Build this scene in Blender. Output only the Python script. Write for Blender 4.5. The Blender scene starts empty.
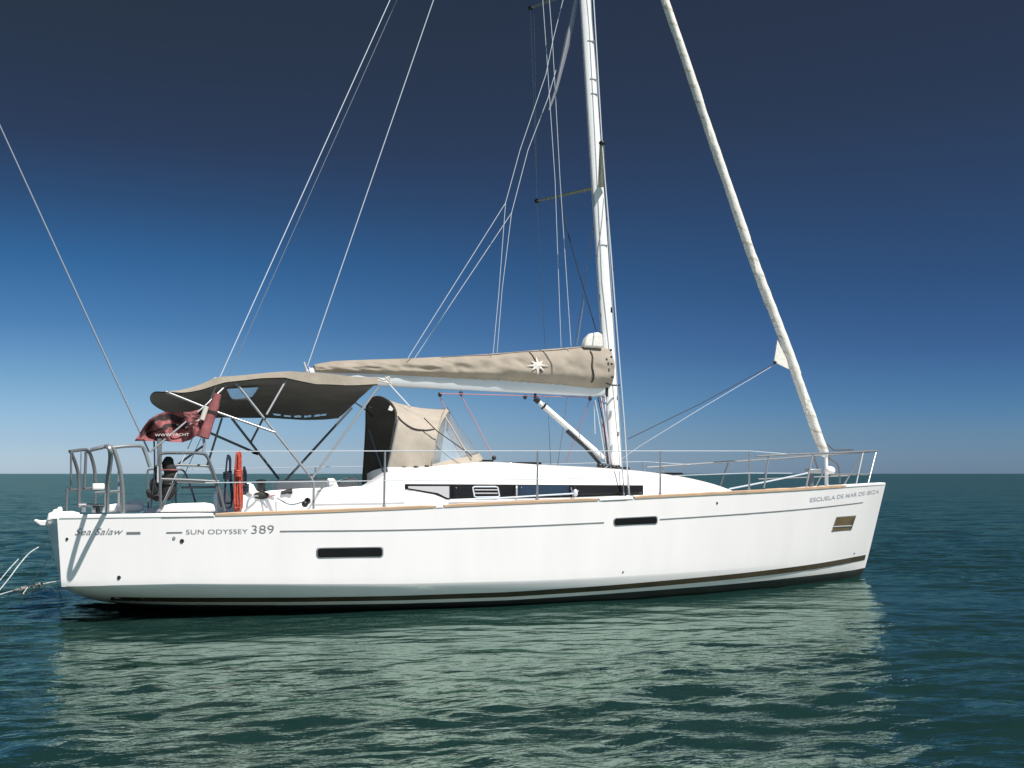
import bpy, bmesh, math, random
import numpy as np
from mathutils import Vector, Matrix, noise as mnoise

random.seed(7); np.random.seed(7)
scene = bpy.context.scene
COL = scene.collection

# ------------------------------------------------------------------ camera
F = 1150.0; YAW = math.radians(21.02); TILT = math.atan(89.5 / F)
CAM = Vector((.095, -13.474, 1.36))
c_, s_ = math.cos(YAW), math.sin(YAW)
RIGHT = Vector((c_, -s_, 0)); FH = Vector((s_, c_, 0)); UZ = Vector((0, 0, 1))
FWD = FH * math.cos(TILT) + UZ * math.sin(TILT)
UPV = UZ * math.cos(TILT) - FH * math.sin(TILT)
cam = bpy.data.cameras.new('camera'); cam.sensor_width = 36.0; cam.lens = F * 36.0 / 1024.0
cam.clip_start = .1; cam.clip_end = 60000
camo = bpy.data.objects.new('camera', cam); COL.objects.link(camo)
m3 = Matrix((RIGHT, UPV, -FWD)).transposed()
camo.matrix_world = Matrix.Translation(CAM) @ m3.to_4x4()
scene.camera = camo

# ------------------------------------------------------------------ light and sky
SUN = Vector((.21, -.47, .82)).normalized()          # towards the sun
SUN_EL = math.asin(SUN.z); SUN_AZ = math.atan2(SUN.x, SUN.y)
sun = bpy.data.lights.new('sun', 'SUN'); sun.energy = 4.1; sun.angle = math.radians(.5); sun.color = (1, .95, .895)
suno = bpy.data.objects.new('sun', sun); COL.objects.link(suno)
suno.rotation_euler = (-SUN).to_track_quat('-Z', 'Y').to_euler(); suno.location = (0, -10, 30)

world = bpy.data.worlds.new('World'); scene.world = world; world.use_nodes = True
nt = world.node_tree; nt.nodes.clear()
def N(t, kind, **kw):
    n = t.nodes.new(kind)
    for k, v in kw.items(): setattr(n, k, v)
    return n
sky = N(nt, 'ShaderNodeTexSky', sky_type='NISHITA', sun_disc=False)
sky.sun_elevation = SUN_EL; sky.sun_rotation = SUN_AZ; sky.altitude = 0; sky.air_density = 1.0; sky.dust_density = .6; sky.ozone_density = 2.0
tc = N(nt, 'ShaderNodeTexCoord'); sp = N(nt, 'ShaderNodeSeparateXYZ')
nt.links.new(tc.outputs['Generated'], sp.inputs[0])
asn = N(nt, 'ShaderNodeMath', operation='ARCSINE'); nt.links.new(sp.outputs['Z'], asn.inputs[0])
mr = N(nt, 'ShaderNodeMapRange'); mr.inputs['From Min'].default_value = 0; mr.inputs['From Max'].default_value = math.radians(40)
nt.links.new(asn.outputs[0], mr.inputs[0])
def sky_ramp(stops):
    rp = N(nt, 'ShaderNodeValToRGB'); nt.links.new(mr.outputs[0], rp.inputs[0]); rp.color_ramp.interpolation = 'B_SPLINE' if False else 'EASE' if False else 'LINEAR'
    el = rp.color_ramp.elements
    while len(el) > 1: el.remove(el[0])
    el[0].position = 0; el[0].color = stops[0][1] + (1,)
    for p, c in stops[1:]:
        e = el.new(p); e.color = c + (1,)
    return rp
# deep polarised blue: darker with height, paler towards the far left horizon than towards the right
RL = sky_ramp([(0.0, (.46, .59, .87)), (.038, (.315, .43, .667)), (.107, (.205, .317, .463)), (.176, (.111, .216, .353)), (.256, (.064, .160, .270)), (.324, (.062, .110, .171)), (.39, (.070, .081, .112)), (.467, (.076, .0795, .092)), (.53, (.082, .082, .084)), (1.0, (.09, .09, .09))])
RR = sky_ramp([(0.0, (.186, .287, .515)), (.039, (.137, .233, .427)), (.086, (.088, .182, .352)), (.145, (.067, .129, .258)), (.227, (.056, .105, .187)), (.319, (.065, .094, .146)), (.432, (.076, .085, .108)), (.476, (.079, .083, .103)), (.541, (.083, .084, .098)), (1.0, (.09, .09, .09))])
def facing(v, lo, hi):
    d = N(nt, 'ShaderNodeVectorMath', operation='DOT_PRODUCT'); d.inputs[1].default_value = v
    nt.links.new(tc.outputs['Generated'], d.inputs[0])
    r = N(nt, 'ShaderNodeMapRange', interpolation_type='SMOOTHSTEP'); r.inputs['From Min'].default_value = lo; r.inputs['From Max'].default_value = hi
    nt.links.new(d.outputs['Value'], r.inputs[0]); return r
def mixc(f, a, b, bt='MIX'):
    m = N(nt, 'ShaderNodeMix', data_type='RGBA', blend_type=bt)
    if f is None: m.inputs['Factor'].default_value = 1
    else: nt.links.new(f.outputs[0], m.inputs['Factor'])
    nt.links.new(a, m.inputs['A']); nt.links.new(b, m.inputs['B']); return m.outputs['Result']
tint = mixc(facing((-RIGHT.x, -RIGHT.y, 0), -.40, .45), RR.outputs[0], RL.outputs[0])
front = mixc(None, sky.outputs[0], tint, 'MULTIPLY')
warm = N(nt, 'ShaderNodeMix', data_type='RGBA', blend_type='MULTIPLY'); warm.inputs['Factor'].default_value = 1; warm.inputs['B'].default_value = (.30, .345, .36, 1)
nt.links.new(sky.outputs[0], warm.inputs['A'])
whole = mixc(facing((-FH.x, -FH.y, 0), -.1, .7), front, warm.outputs['Result'])     # the sun's side keeps its full brightness
bg = N(nt, 'ShaderNodeBackground'); bg.inputs['Strength'].default_value = .1306
nt.links.new(whole, bg.inputs[0])
wo = N(nt, 'ShaderNodeOutputWorld'); nt.links.new(bg.outputs[0], wo.inputs[0])

scene.view_settings.view_transform = 'Standard'; scene.view_settings.look = 'None'
scene.view_settings.exposure = .6; scene.view_settings.gamma = 1; scene.view_settings.use_curve_mapping = False
scene.cycles.caustics_reflective = True; scene.cycles.blur_glossy = 1.0; scene.cycles.caustics_refractive = False
scene.cycles.max_bounces = 8

# ------------------------------------------------------------------ materials
def mat(name, col, rough=.5, metal=0, var=0, vscale=6, bump=0, bscale=40, coat=0, spec=.5, stretch=None):
    m = bpy.data.materials.new(name); m.use_nodes = True
    t = m.node_tree; b = t.nodes['Principled BSDF']
    b.inputs['Base Color'].default_value = (*col, 1); b.inputs['Roughness'].default_value = rough
    b.inputs['Metallic'].default_value = metal; b.inputs['Coat Weight'].default_value = coat
    b.inputs['Specular IOR Level'].default_value = spec
    co = N(t, 'ShaderNodeTexCoord'); mp = N(t, 'ShaderNodeMapping')
    t.links.new(co.outputs['Object'], mp.inputs[0])
    if stretch: mp.inputs['Scale'].default_value = stretch
    if var:
        nz = N(t, 'ShaderNodeTexNoise'); nz.inputs['Scale'].default_value = vscale; nz.inputs['Detail'].default_value = 5
        t.links.new(mp.outputs[0], nz.inputs['Vector'])
        r = N(t, 'ShaderNodeMapRange'); r.inputs['From Min'].default_value = .3; r.inputs['From Max'].default_value = .7
        r.inputs['To Min'].default_value = 1 - var; r.inputs['To Max'].default_value = 1 + var * .5
        t.links.new(nz.outputs['Fac'], r.inputs[0])
        sc = N(t, 'ShaderNodeVectorMath', operation='SCALE'); sc.inputs[0].default_value = col
        t.links.new(r.outputs[0], sc.inputs['Scale']); t.links.new(sc.outputs[0], b.inputs['Base Color'])
    if bump:
        nb = N(t, 'ShaderNodeTexNoise'); nb.inputs['Scale'].default_value = bscale; nb.inputs['Detail'].default_value = 4
        t.links.new(mp.outputs[0], nb.inputs['Vector'])
        bn = N(t, 'ShaderNodeBump'); bn.inputs['Strength'].default_value = bump; bn.inputs['Distance'].default_value = .02
        t.links.new(nb.outputs['Fac'], bn.inputs['Height']); t.links.new(bn.outputs[0], b.inputs['Normal'])
    return m
M = dict(
    gelcoat=mat('gelcoat', (.85, .82, .82), .22, var=.032, vscale=2.2, coat=.3, stretch=(1.6, 1, .35)),
    deckwhite=mat('deck_white', (.80, .80, .78), .5, var=.05, vscale=5),
    moulding=mat('moulding', (.83, .815, .80), .35, var=.04, vscale=3),
    antifoul=mat('antifouling', (.026, .029, .028), .6, var=.4, vscale=4),
    stripe=mat('boot_stripe', (.075, .056, .034), .18, var=.3, vscale=3, coat=.5),
    grey=mat('grey_line', (.17, .17, .18), .4),
    greytext=mat('grey_text', (.16, .16, .17), .4),
    paletext=mat('pale_text', (.40, .41, .44), .4),
    teak=mat('teak', (.50, .335, .215), .6, var=.25, vscale=4, bump=.2, bscale=60, stretch=(.4, 4, 4)),
    glass=mat('dark_glass', (.014, .014, .015), .06, var=.3, vscale=2, spec=.22),
    reflglass=mat('glass_painted_reflection', (.022, .038, .062), .05, spec=.3),  # blue reflection put into the middle pane's base colour
    bronze=mat('bronze_glass', (.16, .115, .055), .12, var=.2, vscale=5, spec=.7),
    frame=mat('grey_frame', (.42, .42, .44), .35, metal=.6),
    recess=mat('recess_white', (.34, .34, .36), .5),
    canvas=mat('beige_canvas', (.325, .282, .228), .85, var=.16, vscale=5, bump=.35, bscale=14),
    canvaslight=mat('pale_canvas', (.41, .36, .30), .85, var=.12, vscale=5, bump=.3, bscale=12),
    underside_shade=mat('painted_underside_shade', (.085, .079, .070), .9, var=.25, vscale=4),  # dark colour stands in for the shade under bimini and sprayhood
    seam=mat('dark_seam', (.05, .042, .036), .8),
    steel=mat('stainless', (.34, .355, .37), .3, metal=.4),
    steeldark=mat('grey_tube', (.17, .18, .19), .3, metal=.3),
    alu=mat('white_mast', (.80, .80, .79), .35, var=.05, vscale=2),
    boomalu=mat('boom_alloy', (.66, .69, .73), .35, metal=.15, var=.06, vscale=2),
    spreader=mat('spreader_alloy', (.34, .36, .30), .4, metal=.3),
    wire=mat('wire', (.52, .57, .63), .45),
    wiredim=mat('dim_wire', (.24, .28, .34), .5),
    wiredark=mat('dark_line', (.025, .03, .045), .7),
    pink=mat('pink_line', (.42, .20, .23), .8),
    black=mat('black_plastic', (.014, .014, .016), .45, var=.3, vscale=9),
    sail=mat('sailcloth', (.75, .725, .67), .75, var=.08, vscale=5, bump=.35, bscale=18),
    sailedge=mat('sail_edge', (.56, .52, .43), .85, var=.2, vscale=8),
    redcloth=mat('red_cloth', (.29, .092, .097), .85, var=.25, vscale=9, bump=.2, bscale=30),
    darkcloth_foldshade=mat('dark_cloth_and_fold_shade', (.035, .022, .024), .9),  # dark cloth of band and pocket; on the flag also painted fold shadows
    whitecloth=mat('white_cloth', (.74, .72, .70), .85),
    orange=mat('orange_rope', (.58, .095, .06), .8, var=.3, vscale=30, bump=.6, bscale=120),
    navyrope=mat('navy_rope', (.018, .026, .05), .85, var=.4, vscale=30, bump=.6, bscale=120),
    cover=mat('dark_cover', (.021, .021, .019), .8, var=.35, vscale=9, bump=.3, bscale=25),
    palerope=mat('pale_rope', (.55, .60, .60), .8, var=.3, vscale=25, bump=.6, bscale=90),
    growth=mat('sea_growth', (.28, .28, .25), .9, var=.5, vscale=30),
    emblem=mat('emblem_white', (.60, .57, .51), .7),
)
def clear_vinyl():
    m = bpy.data.materials.new('clear_vinyl'); m.use_nodes = True; t = m.node_tree
    b = t.nodes['Principled BSDF']; b.inputs['Base Color'].default_value = (.55, .60, .63, 1); b.inputs['Roughness'].default_value = .12
    tr = N(t, 'ShaderNodeBsdfTransparent'); tr.inputs[0].default_value = (.86, .90, .92, 1)
    nz = N(t, 'ShaderNodeTexNoise'); nz.inputs['Scale'].default_value = 4; nz.inputs['Detail'].default_value = 3
    r = N(t, 'ShaderNodeMapRange'); r.inputs['To Min'].default_value = .15; r.inputs['To Max'].default_value = .62
    t.links.new(nz.outputs['Fac'], r.inputs[0])
    mx = N(t, 'ShaderNodeMixShader'); t.links.new(r.outputs[0], mx.inputs[0])
    t.links.new(tr.outputs[0], mx.inputs[1]); t.links.new(b.outputs[0], mx.inputs[2])
    t.links.new(mx.outputs[0], t.nodes['Material Output'].inputs[0])
    return m
M['vinyl'] = clear_vinyl()

# ------------------------------------------------------------------ helpers
def at(px, py, Y):
    d = FWD * F + RIGHT * (px - 512) + UPV * (384 - py)
    return CAM + d * ((Y - CAM.y) / d.y)
HEEL = math.radians(2.4); CH, SH = math.cos(HEEL), math.sin(HEEL)
def B(X, Y, Z):                                   # boat frame -> world: the yacht leans a little to port
    return Vector((X, Y * CH + Z * SH, Z * CH - Y * SH))
def Binv(p):
    return Vector((p.x, p.y * CH - p.z * SH, p.z * CH + p.y * SH))

def smooth(pts, n=8):
    pts = [Vector(p) for p in pts]
    if len(pts) < 3: return pts
    out = []
    P = [pts[0] * 2 - pts[1]] + pts + [pts[-1] * 2 - pts[-2]]
    for i in range(1, len(P) - 2):
        a, b, c, d = P[i - 1:i + 3]
        for k in range(n):
            t = k / n
            out.append(.5 * ((2 * b) + (c - a) * t + (2 * a - 5 * b + 4 * c - d) * t * t + (3 * b - a - 3 * c + d) * t ** 3))
    out.append(pts[-1]); return out

class MB:
    def __init__(s): s.v = []; s.f = []; s.mi = []
    def add(s, vs, fs, mi=0):
        o = len(s.v); s.v += [Vector(v) for v in vs]
        for f in fs: s.f.append([o + i for i in f]); s.mi.append(mi)
        return s
    def tube(s, pts, r, n=8, mi=0):
        pts = [Vector(p) for p in pts]
        k = len(pts); rr = r if isinstance(r, (list, tuple)) else [r] * k
        tang = [(pts[min(i + 1, k - 1)] - pts[max(i - 1, 0)]).normalized() for i in range(k)]
        u = tang[0].orthogonal().normalized(); vs = []; fs = []
        for i in range(k):
            u = (u - tang[i] * u.dot(tang[i]))
            u = u.normalized() if u.length > 1e-6 else tang[i].orthogonal().normalized()
            w = tang[i].cross(u)
            for j in range(n):
                a = 2 * math.pi * j / n
                vs.append(pts[i] + (u * math.cos(a) + w * math.sin(a)) * rr[i])
        for i in range(k - 1):
            for j in range(n):
                fs.append([i * n + j, i * n + (j + 1) % n, (i + 1) * n + (j + 1) % n, (i + 1) * n + j])
        fs.append(list(range(n))[::-1]); fs.append([(k - 1) * n + j for j in range(n)])
        return s.add(vs, fs, mi)
    def grid(s, rows, mi=0, close=False):
        n = len(rows[0]); vs = [p for r in rows for p in r]; fs = []
        for i in range(len(rows) - 1):
            for j in range(n if close else n - 1):
                fs.append([i * n + j, i * n + (j + 1) % n, (i + 1) * n + (j + 1) % n, (i + 1) * n + j])
        return s.add(vs, fs, mi)
    def box(s, c, size, rot=None, mi=0):
        c = Vector(c); h = Vector(size) / 2; vs = []
        for x in (-1, 1):
            for y in (-1, 1):
                for z in (-1, 1):
                    p = Vector((x * h.x, y * h.y, z * h.z))
                    if rot: p = rot @ p
                    vs.append(c + p)
        return s.add(vs, [[0, 1, 3, 2], [4, 6, 7, 5], [0, 4, 5, 1], [2, 3, 7, 6], [0, 2, 6, 4], [1, 5, 7, 3]], mi)
    def prism(s, outline, off, mi=0):
        n = len(outline); a = [Vector(p) for p in outline]; b = [p + Vector(off) for p in a]
        return s.add(a + b, [list(range(n))[::-1], [n + i for i in range(n)]] + [[i, (i + 1) % n, n + (i + 1) % n, n + i] for i in range(n)], mi)
    def ball(s, c, rx, ry, rz, n=14, mi=0):
        c = Vector(c); rows = []
        for i in range(n + 1):
            t = math.pi * i / n
            rows.append([c + Vector((rx * math.sin(t) * math.cos(2 * math.pi * j / (2 * n)), ry * math.sin(t) * math.sin(2 * math.pi * j / (2 * n)), rz * math.cos(t))) for j in range(2 * n)])
        return s.grid(rows, mi, True)
    def build(s, name, mats, parent=None, flat=False, bevel=0, thick=0, subd=0):
        me = bpy.data.meshes.new(name); me.from_pydata(s.v, [], s.f)
        for m in (mats if isinstance(mats, (list, tuple)) else [mats]): me.materials.append(m)
        me.polygons.foreach_set('material_index', s.mi)
        bm = bmesh.new(); bm.from_mesh(me)
        bmesh.ops.remove_doubles(bm, verts=bm.verts, dist=1e-5)
        bmesh.ops.recalc_face_normals(bm, faces=bm.faces)
        bm.to_mesh(me); bm.free()
        o = bpy.data.objects.new(name, me); COL.objects.link(o)
        if parent: o.parent = parent
        if thick:
            md = o.modifiers.new('thick', 'SOLIDIFY'); md.thickness = thick; md.offset = 0
        if bevel:
            md = o.modifiers.new('bevel', 'BEVEL'); md.width = bevel; md.segments = 3; md.limit_method = 'ANGLE'; md.angle_limit = math.radians(35)
        if subd:
            md = o.modifiers.new('sub', 'SUBSURF'); md.levels = subd; md.render_levels = subd
        if not flat:
            me.polygons.foreach_set('use_smooth', [True] * len(me.polygons))
            me.set_sharp_from_angle(angle=math.radians(38))
        return o
def tube(name, pts, r, m, parent, n=8, sm=0):
    return MB().tube(smooth(pts, sm) if sm else pts, r, n).build(name, m, parent)
def tag(o, label=None, cat=None, group=None, kind=None):
    if label: o['label'] = label
    if cat: o['category'] = cat
    if group: o['group'] = group
    if kind: o['kind'] = kind
    return o
def empty(name, loc=(0, 0, 0)):
    o = bpy.data.objects.new(name, None); COL.objects.link(o); o.location = loc; o.empty_display_size = .3; return o
def ip(x, xs, ys): return float(np.interp(x, xs, ys))

# ------------------------------------------------------------------ sea
WATER_Z = -.075
def make_sea():
    def half(d0, flat, g, far):
        a = [0.0]; d = d0
        while a[-1] < far:
            a.append(a[-1] + d)
            if a[-1] > flat: d *= g
        return np.array(a)
    xr = half(.055, 9.0, 1.026, 9000)
    xs = np.concatenate([3.0 - xr[::-1], 3.0 + xr[1:]])
    ys = np.concatenate([-4.5 - half(.05, 5.0, 1.06, 9000)[::-1], -4.5 + half(.05, 6.0, 1.0125, 9000)[1:]])
    Xg, Yg = np.meshgrid(xs, ys); dx = np.gradient(xs)[None, :]; dy = np.gradient(ys)[:, None]
    rng = np.random.RandomState(3)
    Z = np.zeros_like(Xg); base = math.atan2(-c_, -s_) - math.radians(8)
    for k in range(84):
        lam = .21 * (9.0 / .21) ** (((k + rng.rand()) / 84) ** 1.8)
        th = base + rng.normal(0, math.radians(22 if lam > 1 else 32))
        steep = .0245 * (1.0 if lam < .7 else (.7 / lam) ** .9)
        kk = 2 * math.pi / lam; amp = steep / kk
        fade = np.clip(lam / (3.6 * np.maximum(np.minimum(dx * abs(math.cos(th)), 9e9), dy * abs(math.sin(th)))) - .4, 0, 1)
        ph = kk * (Xg * math.cos(th) + Yg * math.sin(th)) + rng.rand() * 6.283
        # patchy gusts: each component is stronger in some places
        ev = .75 + .45 * np.sin(Xg * .35 * rng.randn() + Yg * .35 * rng.randn() + rng.rand() * 6.3)
        Z += amp * fade * ev * (np.sin(ph) + .22 * np.sin(2 * ph + 1.57))
    lee = np.clip((-2.2 - Yg) / 5.5, 0, 1); lee = lee * lee * (3 - 2 * lee)
    inx = np.clip((Xg + 1.0) / 2.5, 0, 1) * np.clip((12.0 - Xg) / 2.0, 0, 1) * (Yg < 4)
    Z *= 1 - .66 * (1 - lee) * inx                      # the hull shelters the water beside it
    ny, nx = Xg.shape
    co = np.stack([Xg, Yg, Z], -1).reshape(-1, 3).astype(np.float32)
    i = np.arange(ny * nx).reshape(ny, nx)
    q = np.stack([i[:-1, :-1], i[:-1, 1:], i[1:, 1:], i[1:, :-1]], -1).reshape(-1, 4)
    me = bpy.data.meshes.new('sea')
    me.vertices.add(len(co)); me.vertices.foreach_set('co', co.ravel())
    me.loops.add(q.size); me.loops.foreach_set('vertex_index', q.ravel().astype(np.int32))
    me.polygons.add(len(q)); me.polygons.foreach_set('loop_start', np.arange(0, q.size, 4, dtype=np.int32))
    me.polygons.foreach_set('use_smooth', np.ones(len(q), dtype=bool))
    me.update(calc_edges=True); me.validate()
    m = bpy.data.materials.new('sea_water'); m.use_nodes = True; t = m.node_tree; b = t.nodes['Principled BSDF']
    df = N(t, 'ShaderNodeBsdfDiffuse'); df.inputs[0].default_value = (.0072, .025, .022, 1)      # light scattered back out of the water
    gl = N(t, 'ShaderNodeBsdfGlossy'); gl.inputs['Roughness'].default_value = .07; gl.inputs[0].default_value = (.78, 1, .87, 1)
    fn = N(t, 'ShaderNodeFresnel'); fn.inputs['IOR'].default_value = 1.33
    fm = N(t, 'ShaderNodeMapRange'); fm.inputs['From Max'].default_value = .33; fm.inputs['To Max'].default_value = .39
    t.links.new(fn.outputs[0], fm.inputs[0])
    mx = N(t, 'ShaderNodeMixShader'); t.links.new(fm.outputs[0], mx.inputs[0]); t.links.new(df.outputs[0], mx.inputs[1]); t.links.new(gl.outputs[0], mx.inputs[2])
    t.links.new(mx.outputs[0], t.nodes['Material Output'].inputs[0]); t.nodes.remove(b)
    co_ = N(t, 'ShaderNodeTexCoord'); mp = N(t, 'ShaderNodeMapping'); mp.inputs['Rotation'].default_value = (0, 0, YAW + math.radians(6)); mp.inputs['Scale'].default_value = (.55, 1, 1)
    t.links.new(co_.outputs['Object'], mp.inputs[0])
    sx_ = N(t, 'ShaderNodeSeparateXYZ'); t.links.new(co_.outputs['Object'], sx_.inputs[0])
    ly = N(t, 'ShaderNodeMapRange', interpolation_type='SMOOTHSTEP'); ly.inputs['From Min'].default_value = -7.7; ly.inputs['From Max'].default_value = -2.2; t.links.new(sx_.outputs['Y'], ly.inputs[0])
    lx = N(t, 'ShaderNodeMapRange', interpolation_type='SMOOTHSTEP'); lx.inputs['From Min'].default_value = -1; lx.inputs['From Max'].default_value = 1.5; t.links.new(sx_.outputs['X'], lx.inputs[0])
    lx2 = N(t, 'ShaderNodeMapRange', interpolation_type='SMOOTHSTEP'); lx2.inputs['From Min'].default_value = 12; lx2.inputs['From Max'].default_value = 10; t.links.new(sx_.outputs['X'], lx2.inputs[0])
    ly2 = N(t, 'ShaderNodeMapRange', interpolation_type='SMOOTHSTEP'); ly2.inputs['From Min'].default_value = 4; ly2.inputs['From Max'].default_value = 2; t.links.new(sx_.outputs['Y'], ly2.inputs[0])
    def mul(a, b):
        m_ = N(t, 'ShaderNodeMath', operation='MULTIPLY'); t.links.new(a.outputs[0], m_.inputs[0]); t.links.new(b.outputs[0], m_.inputs[1]); return m_
    shel = mul(mul(ly, lx), mul(lx2, ly2))
    prev = None
    for scl_, dist, st in ((3.4, .052, .6), (9.0, .020, .65), (.5, .48, .6)):
        nz = N(t, 'ShaderNodeTexNoise'); nz.inputs['Scale'].default_value = scl_; nz.inputs['Detail'].default_value = 4; nz.inputs['Roughness'].default_value = .55
        t.links.new(mp.outputs[0], nz.inputs['Vector'])
        bp = N(t, 'ShaderNodeBump'); sm = N(t, 'ShaderNodeMapRange'); sm.inputs['To Min'].default_value = st; sm.inputs['To Max'].default_value = st * .42; t.links.new(shel.outputs[0], sm.inputs[0]); t.links.new(sm.outputs[0], bp.inputs['Strength']); bp.inputs['Distance'].default_value = dist
        t.links.new(nz.outputs['Fac'], bp.inputs['Height'])
        if prev: t.links.new(prev.outputs[0], bp.inputs['Normal'])
        prev = bp
    for q in (df, gl, fn): t.links.new(prev.outputs[0], q.inputs['Normal'])
    me.materials.append(m)
    o = bpy.data.objects.new('sea', me); COL.objects.link(o); o.location.z = WATER_Z
    return tag(o, 'rippled dark teal sea reaching to the horizon', None, None, 'structure')
make_sea()

# ------------------------------------------------------------------ yacht: hull
yacht = empty('sailing_yacht')
tag(yacht, 'white sailing yacht with beige canvas bimini, sprayhood and boom cover, lying on calm sea', 'sailboat')
XS = [0, 1, 2, 3, 4, 5, 6, 7, 8, 9, 9.8, 10.4, 10.8, 10.98]
HBV = [1.62, 1.74, 1.82, 1.86, 1.87, 1.85, 1.78, 1.64, 1.41, 1.05, .66, .34, .12, 0.012]
def cub(xs, ys):                                   # monotone-ish smooth interpolation
    xs = np.array(xs, float); ys = np.array(ys, float); m = np.gradient(ys, xs)
    def f(x):
        x = min(max(x, xs[0]), xs[-1]); i = min(int(np.searchsorted(xs, x, 'right')) - 1, len(xs) - 2)
        h = xs[i + 1] - xs[i]; t = (x - xs[i]) / h
        return float((2 * t**3 - 3 * t**2 + 1) * ys[i] + (t**3 - 2 * t**2 + t) * h * m[i] + (-2 * t**3 + 3 * t**2) * ys[i + 1] + (t**3 - t**2) * h * m[i + 1])
    return f
hb = cub(XS, HBV)
_zs = cub([0, .84, 1.45, 2.4, 3.3, 4.4, 5.6, 7, 8.74, 10.2, 10.98], [.968, .972, .976, .997, 1.022, 1.06, 1.093, 1.138, 1.185, 1.222, 1.24])
def zs(X): return _zs(X) - SH * hb(X)              # sheer height in the boat frame
def zc(X): return ip(X, [0, 1.14, 2.3, 3.3, 5, 8, 11], [.285, .285, .25, .22, .20, .22, .24]) - SH * hb(X)
def zb(X): return ip(X, [0, .15, .35, 1.2, 2, 3.5, 6, 9, 10.2, 10.98], [.165, .07, .0, -.14, -.22, -.40, -.5, -.36, -.26, -.16])
def hc(X):                                          # half breadth at the chine
    return hb(X) - ip(X, [0, 2, 5, 7, 8, 9, 9.8, 10.4, 10.8, 10.98], [.03, .03, .05, .10, .14, .16, .13, .09, .04, .004])
def yh(X, z):
    a, c, b = zs(X), zc(X), zb(X); H = hb(X); C_ = hc(X)
    if z >= c: return C_ + (H - C_) * max(0, (z - c) / (a - c)) ** .9
    u = min(1, (c - z) / (c - b)); w = ip(X, [0, 2, 4, 6, 8, 10], [.21, .20, .18, .15, .15, .15])
    return C_ * ((1 - w) * math.sqrt(max(0, 1 - u ** 2.6)) + w * (1 - u) ** .85)
def stem(z):                                        # the stem leans aft below the sheer
    return ip(z, [-.5, -.2, 0, .3, 1.24], [-.95, -.60, -.40, -.285, .05])
def xsh(X, z):
    k = ip(X, [8.6, 10.98], [0, 1]) ** 2.2 if X > 8.6 else 0
    t = math.exp(-X / .35)
    return stem(z) * k + t * .06 * (1 - (z - .22) / .68)
def hullpt(X, z, off=0.0, side=-1):
    return B(X + xsh(X, z), side * (yh(X, z) + off), z)
HR = .035
def z_str(X): return ip(X, [0, .45, 1.14, 2.29, 3.3, 4.56, 5.77, 7, 8.7, 10.2, 11], [.15, .135, .115, .085, .068, .060, .082, .112, .150, .178, .19]) - SH * hb(X)
stn = [0, .06, .14, .25, .4, .6, .85, 1.15, 1.5] + list(np.arange(1.9, 9.6, .3)) + [9.7, 9.9, 10.1, 10.3, 10.45, 10.6, 10.72, 10.82, 10.9, 10.95, 10.98]
def zrows(X):
    a, c, b, s0 = zs(X) - HR, zc(X), zb(X), z_str(X)
    s0 = max(s0, b + .06)
    lo = max(s0 - ip(X, [0, 3, 6, 9, 10.5], [.06, .06, .068, .11, .15]), b + .02)
    r = [a - (a - c) * (k / 9) for k in range(9)] + [c + .006, c - .001]
    r += [c + (s0 + .01 - c) * k / 4 for k in (1, 2, 3, 4)] + [lo]
    r += [lo + (b - lo) * k / 7 for k in range(1, 8)]
    return r
hull = MB()
for side in (-1, 1):
    rows = [[hullpt(X, z, 0, side) for z in zrows(X)] for X in stn]
    hull.grid([[r[j] for j in range(0, 16)] for r in rows], 0)
    hull.grid([[r[j] for j in range(15, len(r))] for r in rows], 1)
# transom, bulging aft
tz = zrows(0); W = 18
def bul(z): return .125 * max(0, min(1, (z - tz[-1]) / (tz[0] - tz[-1]))) ** .8
trows = []
for z in tz:
    y = yh(0, z); trows.append([B(xsh(0, z) - bul(z) * (1 - (2 * k / W - 1) ** 2), y * (2 * k / W - 1), z) for k in range(W + 1)])
hull.grid(trows, 0)
hull_o = hull.build('hull', [M['gelcoat'], M['antifoul']], yacht)
# stripes as thin bands laid on the hull
def band(name, x0, x1, zlo, zhi, m, off=.004, n=60, parent=hull_o, sides=(-1,)):
    b = MB()
    for sd in sides:
        rows = []
        for k in range(n + 1):
            X = x0 + (x1 - x0) * k / n
            rows.append([hullpt(X, zlo(X) + (zhi(X) - zlo(X)) * j / 2, off, sd) for j in range(3)])
        b.grid(rows)
    return b.build(name, m, parent)
band('boot_stripe', .5, 10.86, lambda X: z_str(X) - ip(X, [3, 10], [.024, .034]), lambda X: z_str(X) + ip(X, [3, 10], [.026, .036]), M['stripe'], sides=(-1, 1), n=90)
zt_ = cub([0, 1, 2, 3.3, 5.63, 7, 10.41, 11], [.785, .785, .783, .775, .812, .852, .962, .985])
def zline(X): return zt_(X) - SH * hb(X)
lw = .006
for a, b in ((.63, .76), (1.0, 1.15), (2.09, 5.70), (6.45, 10.40)):
    wline = .011 if a < .9 else lw
    band('cove_line', a, b, lambda X: zline(X) - wline, lambda X: zline(X) + wline, M['grey'], n=max(4, int((b - a) * 10)))
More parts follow.
